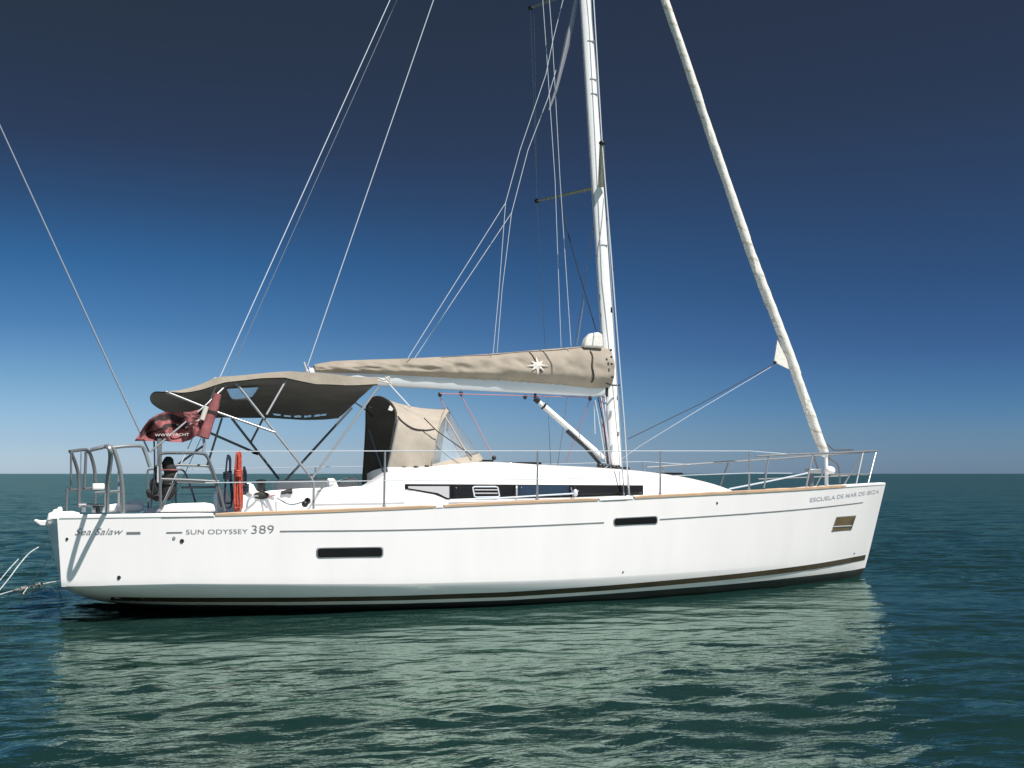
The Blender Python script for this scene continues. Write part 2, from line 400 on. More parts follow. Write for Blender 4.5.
# lettering wrapped on the hull
def lettering(txt, x0, x1, height, zfun, m, shear=0, bold=0, name='lettering'):
    cu = bpy.data.curves.new('t', 'FONT'); cu.body = txt; cu.size = 1; cu.shear = shear; cu.offset = bold; cu.resolution_u = 3
    o = bpy.data.objects.new('t', cu); COL.objects.link(o)
    dg = bpy.context.evaluated_depsgraph_get(); dg.update()
    me = bpy.data.meshes.new_from_object(o.evaluated_get(dg))
    bpy.data.objects.remove(o)
    xs_ = [v.co.x for v in me.vertices]; ys_ = [v.co.y for v in me.vertices]
    lo, hi = min(xs_), max(xs_)
    for v in me.vertices:
        X = x0 + (v.co.x - lo) / (hi - lo) * (x1 - x0); z = zfun(X) + v.co.y / .7 * height
        v.co = hullpt(X, z, .004)
    me.materials.append(m); me.name = name
    ob = bpy.data.objects.new(name, me); COL.objects.link(ob); ob.parent = hull_o; return ob
lettering('SUN ODYSSEY', 1.185, 1.775, .046, lambda X: zline(X) - .018, M['greytext'], bold=-.008)
lettering('389', 1.81, 2.03, .085, lambda X: zline(X) - .020, M['greytext'], bold=-.014)
lettering('Sea Salaw', .155, .60, .062, lambda X: zline(X) - .012, M['greytext'], shear=.4, bold=-.004)
lettering('ESCUELA DE MAR DE IBIZA', 9.0, 10.82, .052, lambda X: zline(X) + .085 + (X - 9) * .012, M['paletext'], bold=.004)
# hull windows: rounded dark lights
def hullwin(px0, py0, px1, py1, m, skew=0, rnd=.03, name='hull_window'):
    def inv(px, py):
        Y = -1.6
        for _ in range(60):
            p = Binv(at(px, py, Y)); X = p.x
            for _ in range(4): X = p.x - xsh(X, p.z)
            w = B(X, -yh(X, p.z), p.z); Y = .5 * Y + .5 * w.y
        return X, p.z
    c = [inv(px0 + skew, py0[0]), inv(px1 + skew, py0[1]), inv(px1 - skew, py1[1]), inv(px0 - skew, py1[0])]
    nx, nz = 24, 6; vs = {}
    W_ = c[1][0] - c[0][0]; H_ = c[0][1] - c[3][1]
    def make(grow, off):
        b = MB(); n = 10; ring = []
        # rounded rectangle in unit space
        a_, b_ = rnd / W_, rnd / H_
        for cx, cy, st in ((1 - a_, 1 - b_, 0), (a_, 1 - b_, 90), (a_, b_, 180), (1 - a_, b_, 270)):
            for k in range(n + 1):
                an = math.radians(st + 90 * k / n)
                ring.append((cx + a_ * math.cos(an), cy + b_ * math.sin(an)))
        def P(u, v, o):
            u = .5 + (u - .5) * (1 + grow / W_ * 2); v = .5 + (v - .5) * (1 + grow / H_ * 2)
            top = (c[0][0] + (c[1][0] - c[0][0]) * u, c[0][1] + (c[1][1] - c[0][1]) * u)
            bot = (c[3][0] + (c[2][0] - c[3][0]) * u, c[3][1] + (c[2][1] - c[3][1]) * u)
            return hullpt(bot[0] + (top[0] - bot[0]) * v, bot[1] + (top[1] - bot[1]) * v, o)
        rows = []
        for s in (1, .98, .5, .02):
            rows.append([P(.5 + (u - .5) * s, .5 + (v - .5) * s, off if s < .99 else .001) for u, v in ring])
        b.grid(rows, 0, True); return b
    o = make(0, .007).build(name, m, yacht)
    make(.010, .0045).build('frame', M['frame'], o)
    return o
hullwin(317, (548.5, 547.5), 382.5, (557.5, 556.5), M['glass'])
hullwin(614, (518.8, 516.6), 657, (525.4, 523.4), M['glass'])
bw = hullwin(834, (517.5, 516.0), 853.5, (531.2, 529.6), M['bronze'], skew=2.3, rnd=.012)
# pale sill line across the bow window
def onhull(px, py, off):
    Y = -1.6
    for _ in range(60):
        p = Binv(at(px, py, Y)); X = p.x
        for _ in range(4): X = p.x - xsh(X, p.z)
        Y = .5 * Y + .5 * B(X, -yh(X, p.z), p.z).y
    return hullpt(X, p.z, off)
MB().grid([[onhull(833 + 18.5 * k / 8, 526.2 - k * .12, .010), onhull(833 + 18.5 * k / 8, 527.6 - k * .12, .010)] for k in range(9)]).build('sill', M['paletext'], bw, thick=.002)
# small through-hull fittings
for px, py, r in ((67, 539, .012), (174, 538, .014), (182, 541, .018), (854, 553.5, .010), (119, 577.5, .016), (717, 503, .012), (623, 572, .008)):
    p = onhull(px, py, .0); q = onhull(px, py, .008)
    MB().tube([p, q], [r * 1.2, r], 10).build('skin_fitting', M['black'] if px != 174 else M['frame'], yacht)
p = [onhull(x, y, .012) for x, y in ((181, 538.5), (182, 541.5), (184.5, 538.5), (183, 544))]

# ------------------------------------------------------------------ deck, rails on the sheer
dk = MB(); rows = []
for X in stn[:-1]:
    h = hb(X) - .045; zz = zs(X) - .06
    rows.append([B(X + xsh(X, zz) + (0 if X else -bul(zz) * (1 - (2 * k / 12 - 1) ** 2) * .9 + .01), h * (2 * k / 12 - 1), zz + .05 * (1 - (2 * k / 12 - 1) ** 2)) for k in range(13)])
dk.grid(rows); dk.build('deck', M['deckwhite'], yacht)
def rail(name, x0, x1, m, w=.055, h=HR, dz=0.0, sides=(-1, 1), n=None):
    for sd in sides:
        n_ = n or max(3, int((x1 - x0) / .15)); rows = []
        for k in range(n_ + 1):
            X = x0 + (x1 - x0) * k / n_; y = hb(X); z0 = zs(X) - HR + dz; e = .008 if k in (0, n_) else 0
            yo = y + .006; yi = max(y - w, .002)
            sx = xsh(X, z0)
            rows.append([B(X + sx, sd * yo, z0), B(X + sx, sd * yo, z0 + h - .01 - e), B(X + sx, sd * (yo - .01), z0 + h - e), B(X + sx, sd * (yi + .01), z0 + h - e), B(X + sx, sd * yi, z0 + h - .01 - e), B(X + sx, sd * yi, z0)])
        b = MB().grid(rows, 0, True)
        b.add(rows[0], [[0, 1, 2, 3, 4, 5]]); b.add(rows[-1], [[5, 4, 3, 2, 1, 0]])
        b.build(name, m, yacht)
rail('gunwale', 0.02, 1.44, M['moulding'], w=.07)
rail('toe_rail', 1.46, 3.70, M['teak']); rail('toe_rail', 3.80, 5.62, M['teak']); rail('toe_rail', 6.10, 9.85, M['teak'])
rail('fairlead', 3.71, 3.79, M['moulding'], w=.06, h=.032, n=3)
rail('fairlead', 5.64, 6.08, M['moulding'], w=.07, h=.034, n=6)
rail('bow_gunwale', 9.86, 10.972, M['moulding'], w=.06, h=.034)
for x0 in (5.68, .95):                                 # dark slot line below the chocks
    band('slot', x0, x0 + (.32 if x0 > 2 else .5), lambda X: zs(X) - HR - .012, lambda X: zs(X) - HR - .004, M['grey'], n=6)

# ------------------------------------------------------------------ coachroof
CRX = [3.35, 4, 5, 6, 6.6, 7.2, 7.8, 8.3, 8.65]
chb = cub(CRX, [1.22, 1.23, 1.20, 1.10, 1.0, .86, .68, .50, .30])
_crest = [at(*q, -.35) for q in ((395, 466), (440, 463), (480, 461.5), (540, 464.5), (600, 467.5), (650, 471.5), (690, 477.5), (715, 483.5), (731, 490.5))]
crx = [p.x for p in _crest]; crz = [Binv(p).z for p in _crest]
crest = cub(crx, crz); CX0, CX1 = crx[0] - .02, crx[-1]
def zdk(X): return zs(X) - .05
def ccamber(X): return crest(X)
def cside(X, z):
    z0 = zdk(X); zt = ccamber(X) - .065
    return chb(X) * (1 - .08 * max(0, (z - z0)) / .4)
def csec(X):
    z0 = zdk(X) - .03; zt = max(ccamber(X), z0 + .02); hgt = zt - z0; zsld = zt - min(.065, hgt * .3)
    ys_ = cside(X, zsld); pts = []
    for k in range(5): z = z0 + (zsld - .02 - z0) * k / 4; pts.append((cside(X, z), z))
    pts += [(ys_ - .012, zsld - .004), (ys_ - .05, zsld + .008), (ys_ * .80, zsld + (zt - zsld) * .45), (ys_ * .5, zsld + (zt - zsld) * .85), (.18, zt), ]
    return pts
cr = MB(); rows = []
NX = 44
for k in range(NX + 1):
    X = CX0 + (CX1 - CX0) * k / NX; S = csec(X)
    rows.append([B(X, -y, z) for y, z in S] + [B(X, y, z) for y, z in reversed(S)])
cr.grid(rows); cr.add(rows[0], [list(range(len(rows[0])))[::-1]])
coach = cr.build('coachroof', M['moulding'], yacht)
rows = [[B(X, -y + .02, z) for y, z in csec(X)[:7]] for X in [3.40 + .04 * k for k in range(8)]]
MB().grid(rows).build('side_wing', M['moulding'], coach, thick=.03)
def on_roof(px, py, off):
    Y = -1.1
    for _ in range(40):
        p = Binv(at(px, py, Y)); Y = .5 * Y + .5 * B(p.x, -cside(p.x, p.z), p.z).y
    return B(p.x, -(cside(p.x, p.z) + off), p.z)
def roofpatch(name, top, bot, m, off, parent, n=14, thick=.0):
    rows = []
    for k in range(n + 1):
        x = top[0][0] + (top[-1][0] - top[0][0]) * k / n
        yt = ip(x, [q[0] for q in top], [q[1] for q in top]); yb = ip(x, [q[0] for q in bot], [q[1] for q in bot])
        rows.append([on_roof(x, yt + (yb - yt) * j / 4, off) for j in range(5)])
    b = MB().grid(rows)
    return b.build(name, m, parent, thick=thick)
wt = [(404, 484), (450, 484.2), (643, 485.3)]; wb = [(404, 488.8), (436, 494.6), (447, 499.8), (505, 498.6), (580, 497), (643, 494.6)]
roofpatch('window_surround', wt, wb, M['glass'], .006, coach, n=40)
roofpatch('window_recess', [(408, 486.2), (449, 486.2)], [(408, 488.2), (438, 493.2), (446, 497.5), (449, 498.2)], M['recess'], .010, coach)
for x0, x1, mm in ((451.5, 514.5, 'glass'), (518, 568.5, 'reflglass'), (571.5, 641.5, 'glass')):
    w = roofpatch('cabin_window', [(x0, 485.3), (x1, 485.6)], [(x0, ip(x0, [447, 643], [498.8, 493.6])), (x1, ip(x1, [447, 643], [498.8, 493.6]))], M[mm], .011, yacht, thick=.003)
    if x0 < 460:
        fr = [(472, 486.8), (497, 486.8), (499, 497.0), (474, 497.4)]
        pts = []
        for i in range(4):
            a, b = fr[i], fr[(i + 1) % 4]
            for k in range(6): pts.append(on_roof(a[0] + (b[0] - a[0]) * (k + .5) / 6, a[1] + (b[1] - a[1]) * (k + .5) / 6, .02))
        pts.append(pts[0]); pts.append(pts[1])
        MB().tube(pts, .009, 8).build('opening_port', M['wire'], w)
        bl = MB()
        for y in (490, 493.4): bl.tube([on_roof(474, y, .018), on_roof(497, y, .018)], .008, 6)
        bl.build('blind_slat', M['frame'], w)
roofpatch('window_bar', [(515.2, 485.2), (517.4, 485.2)], [(515.2, 498.2), (517.4, 498.2)], M['frame'], .016, coach, n=2, thick=.004)
MB().tube([on_roof(570, 487.5, .03), on_roof(572, 497, .03)], .009).build('window_bar', M['frame'], coach)
# roof crease line, hatches, handrail
for q in ([(402, 470.5), (440, 468.7), (480, 468), (520, 469)],):
    pass
for X0, w in ((7.35, .5), (5.35, .5), (4.75, .42)):
    zz = ccamber(X0) + .018
    MB().box(B(X0, 0, zz), (w, .5, .045)).build('deck_hatch', M['glass'], yacht, bevel=.015)

# cockpit coaming: outline in profile, given width
def prof(name, pts, Y0, Y1, m, parent, bevel=.03, mirror=False):
    o = [at(x, y, Y0) for x, y in pts]
    MB().prism(o, (0, Y1 - Y0, -(Y1 - Y0) * SH)).build(name, m, parent, bevel=bevel)
    if mirror:
        o2 = []
        for p in o:
            q = Binv(p); o2.append(B(q.x, -q.y, q.z))
        MB().prism(o2, (0, -(Y1 - Y0), (Y1 - Y0) * SH)).build(name, m, parent, bevel=bevel)
prof('coaming', [(241, 513), (241.5, 489), (244, 484), (249, 482.3), (253.5, 484.5), (257, 491), (262, 492.5), (270, 490.5), (300, 488.5), (345, 487), (368, 485.5), (380, 478), (390, 471.5), (398, 469), (405, 470), (405, 513)], -1.2, -.86, M['moulding'], yacht, bevel=.012, mirror=True)
prof('cockpit_seat', [(276, 500), (276, 480), (335, 478), (345, 500)], .35, .75, M['moulding'], yacht)
prof('coaming_edge', [(325, 490), (326, 480.5), (329, 479.5), (330, 490)], -.75, -.72, M['moulding'], yacht, bevel=.008)
prof('stern_seat', [(158, 512), (164, 505.5), (172, 503.5), (205, 502.5), (214, 504), (216, 512)], -1.66, -1.15, M['moulding'], yacht, bevel=.02, mirror=True)
prof('stern_locker', [(103, 512), (106, 505), (116, 503.5), (142, 503.5), (144, 509), (141, 511)], .3, 1.0, M['moulding'], yacht, bevel=.02)
prof('swim_platform', [(33.5, 521), (35, 519), (41, 520.5), (52, 520), (52, 526.5), (40, 526)], -.55, -.15, M['moulding'], yacht, bevel=.018)
prof('transom_corner', [(46.5, 521), (48.5, 513), (52, 512.2), (53.5, 509.5), (59, 508.3), (63, 511.5), (72, 511), (80, 512.8), (80, 520)], -1.1, -.3, M['moulding'], yacht, bevel=.012)
prof('transom_corner', [(57, 510), (58, 507), (61.5, 506.5), (63, 510)], -.9, -.5, M['moulding'], yacht, bevel=.012)
for x, y, Y in ((84, 507, -1.2), (94, 507.5, -1.2), (98, 508, -1.2)):
    b = MB(); p = at(x, y, Y); b.tube([p + Vector((-.05, 0, .02)), p + Vector((.05, 0, .02))], .016); b.tube([p, p + Vector((0, 0, -.05))], .02)
    b.build('mooring_cleat', M['steel'] if x < 98 else M['black'], yacht)
loop = smooth([at(128, 510, .5), at(129, 503, .5), (at(136, 500.5, .5)), at(142, 503, .5), at(142.5, 510, .5)], 5)
tube('grab_loop', loop, .014, M['moulding'], yacht)

# ------------------------------------------------------------------ stern rails
ST = M['steel']; SD = M['steeldark']
def tpx(name, pts, Y, r, m, parent=yacht, sm=4):
    P = [at(q[0], q[1], q[2] if len(q) > 2 else Y) for q in pts]
    return tube(name, P, r, m, parent, 8, sm if len(P) > 2 else 0)
psh = MB()
def addp(pts, Y, r, sm=5):
    P = [at(q[0], q[1], q[2] if len(q) > 2 else Y) for q in pts]
    psh.tube(smooth(P, sm) if len(P) > 2 and sm else P, r, 8)
addp([(123, 513, -1.62), (122.5, 490, -1.66), (119.5, 468, -1.70), (113.5, 449, -1.73), (108, 446.3, -1.74), (99, 448, -1.74), (91, 450, -1.7)], -1.6, .021)
addp([(107, 511, -1.62), (107.5, 485, -1.94), (110.5, 460, -2.2), (110, 450, -2.28), (107.5, 446.6, -2.2), (106, 446.6, -1.76)], -1.6, .022)
addp([(95, 493, -1.6), (122, 491, -1.66)], -1.6, .014)
addp([(119, 470, -1.4), (118.5, 505, -1.5)], -1.5, .013)
addp([(112, 447.5, -1.74), (128, 446, -1.68), (141, 446.2, -1.62), (145, 452, -1.6), (150, 467, -1.6)], -1.6, .018)
psh.build('stern_rail', ST, yacht)
psh = MB()
addp([(96, 490, 1.55), (94.5, 470, 1.55), (91, 456, 1.5), (87, 450.2, 1.4), (80, 450, 1.3), (69.5, 451.5, 1.2)], 1.5, .021)
addp([(79, 508, 1.35), (79, 480, 1.35), (76, 465, 1.3), (71, 452, 1.2)], 1.3, .02)
addp([(71, 452, 1.2), (71, 489, 1.2)], 1.2, .012); addp([(86, 452, 1.4), (84.5, 488, 1.4)], 1.4, .017)
addp([(81, 452, 1.4), (80.5, 505, 1.4)], 1.4, .005)
addp([(66.5, 490, 1.2), (80, 489.5, 1.4), (95, 487.5, 1.55)], 1.4, .016); addp([(67, 490, 1.2), (66.5, 511, 1.2)], 1.2, .014)
addp([(95, 512, 1.55), (96, 488, 1.55)], 1.5, .014)
psh.build('stern_rail', SD, yacht)
MB().box(at(98.5, 486.5, -1.3), (.115, .08, .06)).build('stern_light', M['moulding'], yacht, bevel=.012)
# starboard quarter frame
psh = MB()
addp([(160.5, 509), (160, 470), (160, 457), (163, 453.3), (180, 453), (200, 453.3), (206.5, 456), (211, 466), (218, 486), (224.5, 511)], -1.68, .015)
addp([(176, 465, -1.5), (205, 466, -1.5), (211, 470, -1.5), (216, 484, -1.6), (221, 508, -1.66)], -1.6, .013)
addp([(160, 479, -1.68), (190, 480, -1.68), (219, 481.5, -1.68)], -1.68, .013)
addp([(162, 508, -1.66), (175, 480, -1.66), (177, 476, -1.6)], -1.66, .011)
psh.build('quarter_rail', SD, yacht)
tpx('rail_plank', [(177, 480.3), (217, 482)], -1.62, .022, ST)
tpx('rail_plank', [(181, 487.5), (217, 487)], 1.5, .014, ST)
tpx('rail_post', [(176, 509), (175, 466)], 1.4, .012, SD)
# tall white post at the quarter
pst = MB().prism([at(156.8, 483, -1.45), at(157.3, 438, -1.45), at(162.2, 438, -1.45), at(161.8, 483, -1.45)], (0, .07, 0)).build('flag_post', M['moulding'], yacht, bevel=.012)
tpx('halyard', [(151, 508), (154.5, 470), (154, 440)], -1.42, .008, M['wiredark'])

# far quarter rail, mirrored frame on the port side
psh = MB()
PQ = [Binv(at(x, y, -1.68)) for x, y in ((160.5, 509), (160, 470), (160, 457), (163, 453.3), (180, 453), (200, 453.3), (206.5, 456), (211, 466), (218, 486), (224.5, 511))]
psh.tube(smooth([B(p.x + .1, -p.y, p.z) for p in PQ], 5), .013)
psh.build('quarter_rail', SD, yacht)

# ------------------------------------------------------------------ stanchions and lifelines
def zfor(X, y, py):                                # height at which a point over (X, y) shows on picture row py
    lo, hi = 0.0, 4.0
    for _ in range(40):
        m_ = (lo + hi) / 2; d = Vector((X, y, m_)) - CAM
        if 384 - F * d.dot(UPV) / d.dot(FWD) > py: lo = m_
        else: hi = m_
    return lo
def pxof(p):
    d = Vector(p) - CAM; return 512 + F * d.dot(RIGHT) / d.dot(FWD)
def stanchion(X, sd):
    y = hb(X) - .07; p0 = B(X, sd * y, zs(X) - .05)
    wy = p0.y + sd * .02
    py = 451 if sd < 0 else ip(pxof((X, wy, 1.5)), [330, 600, 700, 770], [467, 463.5, 459, 456])
    p1 = Vector((X, wy, zfor(X, wy, py)))
    o = MB().tube([p0, p1], [.0125, .011], 8).build('stanchion', ST, yacht)
    MB().tube([p0, p0 + Vector((0, 0, .07))], [.024, .018], 10).build('base', ST, o)
    return p1
def xpx(px):                                       # station whose starboard rail stands under a picture column
    lo, hi = 0.5, 10.9
    for _ in range(50):
        m_ = (lo + hi) / 2; d = B(m_, -(hb(m_) - .07), zs(m_)) - CAM
        x = 512 + F * d.dot(RIGHT) / d.dot(FWD)
        if x < px: lo = m_
        else: hi = m_
    return lo
SX = [xpx(384), xpx(537), xpx(660), xpx(749)]
tops = {}
for sd in (-1, 1):
    tops[sd] = [stanchion(X, sd) for X in SX]
def atrail(px, py, sd=-1, inset=.06):             # on the line of the deck edge
    Y = -1.5
    for _ in range(60):
        p = at(px, py, Y); Y = .5 * Y - .5 * max(hb(p.x) - inset, .07)
    return p
def port(p):
    q = Binv(p); return B(q.x, -q.y, q.z)
ends = {-1: (at(206, 451.5, -1.70), atrail(792, 454.3))}
ends[1] = (port(at(206, 454, -1.70)), port(atrail(792, 455.5)))
for sd in (-1, 1):
    up = [ends[sd][0]] + tops[sd] + [ends[sd][1]]
    tube('lifeline', up, .0050 if sd < 0 else .0038, M['wire'], yacht, 6)
    lo = [p - Vector((0, 0, k)) for p, k in zip(up, (.31, .31, .31, .29, .27, .24))]
    tube('lifeline', lo, .0050 if sd < 0 else .0038, M['wire'], yacht, 6)

# ------------------------------------------------------------------ bow pulpit
for sd in (-1, 1):
    pp = MB()
    def PX(*q): return [(atrail(x, y) if sd < 0 else port(atrail(x, y))) for x, y in q]
    pp.tube(PX((764, 488), (769, 455.8)), .0115)
    pp.tube(PX((756, 456.4), (769, 455.7), (792, 454.4), (815, 453.6), (840, 452.8), (862, 451.6), (876.5, 451)), .0135)
    pp.tube(PX((806, 488), (813, 453.7)), .0125)
    pp.tube(PX((856, 485), (863.2, 451.8)), .0115); pp.tube(PX((868, 484), (876.3, 451)), .0115)
    pp.tube(PX((829, 474.4), (850, 474.4), (870, 474.2)), .0105)
    if sd < 0: pp.tube([PX((876.5, 451))[0], port(PX((876.5, 451))[0])], .0125)
    pp.build('pulpit', ST, yacht)

# ------------------------------------------------------------------ mast and rig
MY = lambda z: SH * z
mb_ = at(616, 470, MY(1.45)); mt0 = at(585, -4, MY(7.6))
dirm = (mt0 - mb_).normalized()
mtop = mb_ + dirm * 11.6
def mast_pt(z): return mb_ + dirm * ((z - mb_.z) / dirm.z)
rows = []
for k in range(25):
    t = k / 24; p = mb_.lerp(mtop, t) + Vector((0, 0, -.05 if k == 0 else 0)); a = ip(t, [0, .5, .8, 1], [.096, .084, .076, .06]); b = a * .62
    rows.append([p + Vector((a * math.cos(2 * math.pi * j / 20), b * math.sin(2 * math.pi * j / 20), 0)) for j in range(20)])
m_ = MB().grid(rows, 0, True); m_.add(rows[-1], [list(range(20))])
mast = m_.build('mast', M['alu'], yacht)
MB().tube([mb_ + Vector((0, 0, -.06)), mb_ + Vector((0, 0, .04))], [.2, .17], 16).build('mast_step', M['black'], mast)
g = MB(); g.tube([mast_pt(z) + Vector((-ip(z, [1.5, 12], [.092, .066]), -.028, 0)) for z in (1.7, 4, 7, 10, 12)], .012, 6); g.build('sail_track', M['frame'], mast)
for y in (88, 34, 73, 243):
    p = at(595 if y < 150 else 606, y, 0); q = mast_pt(p.z); r = ip(q.z, [1.5, 12], [.096, .07])
    b = MB(); b.box(q + Vector((.02, -r * .58, 0)), (.10, .02, .012)); b.build('mast_seam', M['frame'], mast)
for y, s in ((290, .03), (310, .045), (270, .03), (398, .04), (434, .04)):
    p = at(612 if y < 350 else 618, y, -.08); b = MB(); b.box(p, (s * .7, .03, s * 1.6)); b.build('halyard_exit', M['frame'] if y > 350 else M['black'], mast, bevel=.006)
# spreaders
def spreader(r0, t0, m):
    r0 = Vector(r0); t0 = Vector(t0); d = (t0 - r0).normalized(); side = Vector((0, 0, 1)).cross(d).normalized(); rows = []
    for k in range(7):
        t = k / 6; p = r0.lerp(t0, t); a = .055 * (1 - .45 * t)
        rows.append([p + side * a * math.cos(2 * math.pi * j / 10) + Vector((0, 0, .020 * (1 - .4 * t) * math.sin(2 * math.pi * j / 10))) for j in range(10)])
    b = MB().grid(rows, 0, True); b.add(rows[0], [list(range(10))]); b.add(rows[-1], [list(range(10))[::-1]])
    o = b.build('spreader', m, mast); MB().ball(t0, .04, .04, .03, 8).build('tip_cap', M['black'], o); return o
R1 = at(600, 187, .2); tipS = at(602, 143, -.92); tipP = at(537, 201, 1.25)
spreader(R1 + Vector((0, -.06, 0)), tipS, M['spreader']); spreader(R1 + Vector((-.04, .06, 0)), tipP, M['spreader'])
R2 = at(583, -12, .35); tipP2 = at(530.5, 8, 1.15); spreader(R2, tipP2, M['frame'])
tipS2 = at(590, -60, -.5); spreader(R2, tipS2, M['spreader'])
# shrouds
WR = .0075
chain = at(629, 496, -1.12)
tube('shroud', [chain, at(624, 420, -1.08), tipS, tipS2], .009, M['wire'], yacht)
tube('shroud', [chain + Vector((-.04, .05, 0)), R1 + Vector((.05, -.07, -.1))], .007, M['wiredim'], yacht)
cb = Binv(chain); chp = B(cb.x, -cb.y, cb.z)
tube('shroud', [chp, at(545, 345, 1.2), at(540, 262, 1.24), tipP, tipP2], .004, M['wiredim'], yacht)
tube('shroud', [chp, R1 + Vector((0, .07, -.1))], .006, M['wiredim'], yacht)
MB().tube([chain, at(628, 475, -1.1)], .014).build('turnbuckle', ST, yacht)
MB().box(chain + Vector((0, 0, -.02)), (.10, .05, .06)).build('chainplate', ST, yacht, bevel=.01)
# backstays, topping lift, whip antenna
mh = mtop + Vector((-.05, 0, -.1))
def through(p, q, zlim): return q
def ray_line(px0, py0, Y0, px1, py1, Y1): return [at(px0, py0, Y0), at(px1, py1, Y1)]
def extend(P, k): return [P[0], P[0] + (P[1] - P[0]) * k]
tube('backstay', extend(ray_line(161, 508, -1.55, 390, 0, -.1), 1.35), .0052, M['wire'], yacht)
tube('backstay', extend(ray_line(171, 505, 1.6, 397, 0, .6), 1.35), .0045, M['wiredim'], yacht)
tube('topping_lift', extend(ray_line(307.5, 366, .1, 433.5, 0, .25), 1.5), .0058, M['wire'], yacht)
tube('whip_antenna', extend([at(149, 452, .4), at(0, 126, .4)], 1.25), [.011, .007], M['wiredim'], yacht)
# lazy jacks and halyards
def lj(pts, Y=.12, r=.0047, m='wire', name='lazy_jack'):
    return tube(name, [at(q[0], q[1], Y if len(q) < 3 else q[2]) for q in pts], r, M[m], yacht, 6)
lj([(408, 358), (505.5, 203), (520, 150), (546, 74), (552.5, 42), (566, -12)], -.02)
lj([(414.5, 358.5), (511.5, 213), (528, 150), (548, 98), (556, 70)], .22)
lj([(493, 354), (499, 290), (505.5, 203)], -.02); lj([(497, 353), (502, 290), (511.5, 213)], .22)
lj([(571, 346), (560, 180), (552.5, 42), (548.5, -10)], -.02); lj([(561, 347), (555, 180), (547, 60), (542, -10)], .22)
lj([(597, 333), (580, 276), (566, 226), (558, 195)], .05, .007, 'wiredark', 'halyard')
lj([(577, 345), (584, 300)], .3, .005, 'wiredim', 'halyard'); lj([(534, 14), (535, 60), (536.5, 198)], 1.2, .004, 'wiredim', 'flag_halyard')
tube('rolled_burgee', [at(577, -8, .5), at(572, 20, .5), at(566, 48, .5), at(556, 90, .5), at(549, 110, .5)], [.03, .045, .04, .022, .012], M['frame'], yacht)
# jumper/halyards on the fore side of the mast
tube('halyard', [at(626, 455, -.08), at(612, 260, -.05), at(592, 20, .2), at(590, -20, .2)], .006, M['wiredim'], yacht)

# ------------------------------------------------------------------ boom, cover, vang
BY = .10
bm_pts = [at(312, 372.5, BY), at(380, 384, BY), at(500, 389, BY), at(606, 392, BY)]
rows = []
bp0, bp1 = at(309, 375.5, BY), at(603, 389.3, BY)
sec = [(-.05, .105), (.05, .105), (.066, .07), (.07, 0), (.062, -.075), (.045, -.10), (-.045, -.10), (-.062, -.075), (-.07, 0), (-.066, .07)]
for k in range(13):
    p = bp0.lerp(bp1, k / 12); s = ip(k, [0, 2, 12], [.72, .85, 1.0])
    rows.append([p + Vector((0, y * s, z * s)) for y, z in sec])
b = MB().grid(rows, 0, True); b.add(rows[0], [list(range(10))]); b.add(rows[-1], [list(range(10))[::-1]])
boom = b.build('boom', M['boomalu'], yacht)
MB().tube([at(306, 370, BY), at(310, 374, BY), at(313, 368, BY)], .022).build('end_fitting', M['wire'], boom)
MB().box(at(602, 392, BY), (.16, .09, .14)).build('gooseneck', M['black'], boom, bevel=.02)
for x, y in ((440, 394.5), (461, 393.5), (525, 397), (590, 398.5), (535, 396)):
    MB().ball(at(x, y, BY - .02), .026, .018, .032, 8).build('block', M['black'], boom)
tube('outhaul', [at(440, 393.5, BY - .05), at(470, 394.3, BY - .03), at(592, 397.5, BY - .03)], .006, M['pink'], boom)
# sail cover
CT = [(313, 364.5), (333, 361), (370, 359.5), (410, 358.3), (455, 356), (500, 353), (560, 348), (585, 346), (600, 346), (611, 349)]
CB = [(313, 373.5), (333, 374.5), (370, 375.5), (410, 377.6), (455, 379.8), (505, 382.6), (560, 387), (585, 390.5), (600, 391.5), (611, 387)]
def cover_rows(dy=0.0):
    rows = []; NK = 120; NJ = 40
    for k in range(NK + 1):
        x = 313 + (611 - 313) * k / NK
        yt = ip(x, [q[0] for q in CT], [q[1] for q in CT]); yb = ip(x, [q[0] for q in CB], [q[1] for q in CB])
        pt, pb = at(x, yt, BY), at(x, yb, BY); w = ip(x, [313, 330, 400, 520, 590, 611], [.07, .10, .13, .20, .21, .15]); row = []
        for j in range(NJ):
            a = 2 * math.pi * j / NJ; v = .5 - .5 * math.cos(a)           # 0 bottom .. 1 top .. 0
            sd = 1 if a < math.pi else -1
            prof_ = ip(v, [0, .04, .12, .30, .55, .8, .94, 1], [.12, .30, .62, 1.0, .95, .66, .34, .03])
            p = pb.lerp(pt, v); y = -sd * w * prof_
            q = Vector((x * .02, v * 2.2, sd * 3.1))
            wr = mnoise.noise(Vector((x * .035 + v * 1.6, v * 2.8 - x * .012, sd * 5))) * .034 + (1 - abs(mnoise.noise(Vector((x * .045 + v * 2.6, v * 1.2 - x * .02, sd * 7))))) ** 9 * -.030 * (1.15 - v) + mnoise.noise(Vector((x * .11 + v * 4, v * 5, sd * 9))) * .014 + mnoise.noise(Vector((x * .30 + v * 11, v * 6 - x * .06, sd * 4))) * .008
            tie = sum(math.exp(-((x - c) / 5) ** 2) for c in (355, 400, 452, 498, 562, 590)) * .018
            amp = min(1, v * (1 - v) * 6) * (.2 + .8 * min(1, max(0, (v - .22) / .25)))
            p = p + Vector((0, y - sd * (wr - tie) * amp, 0))
            row.append(p)
        rows.append(row)
    return rows
R_ = cover_rows(); cv = MB().grid(R_, 0, True); cv.add(R_[0], [list(range(40))]); cv.add(R_[-1], [list(range(40))[::-1]])
cover = cv.build('sail_cover', M['canvas'], yacht, subd=1)
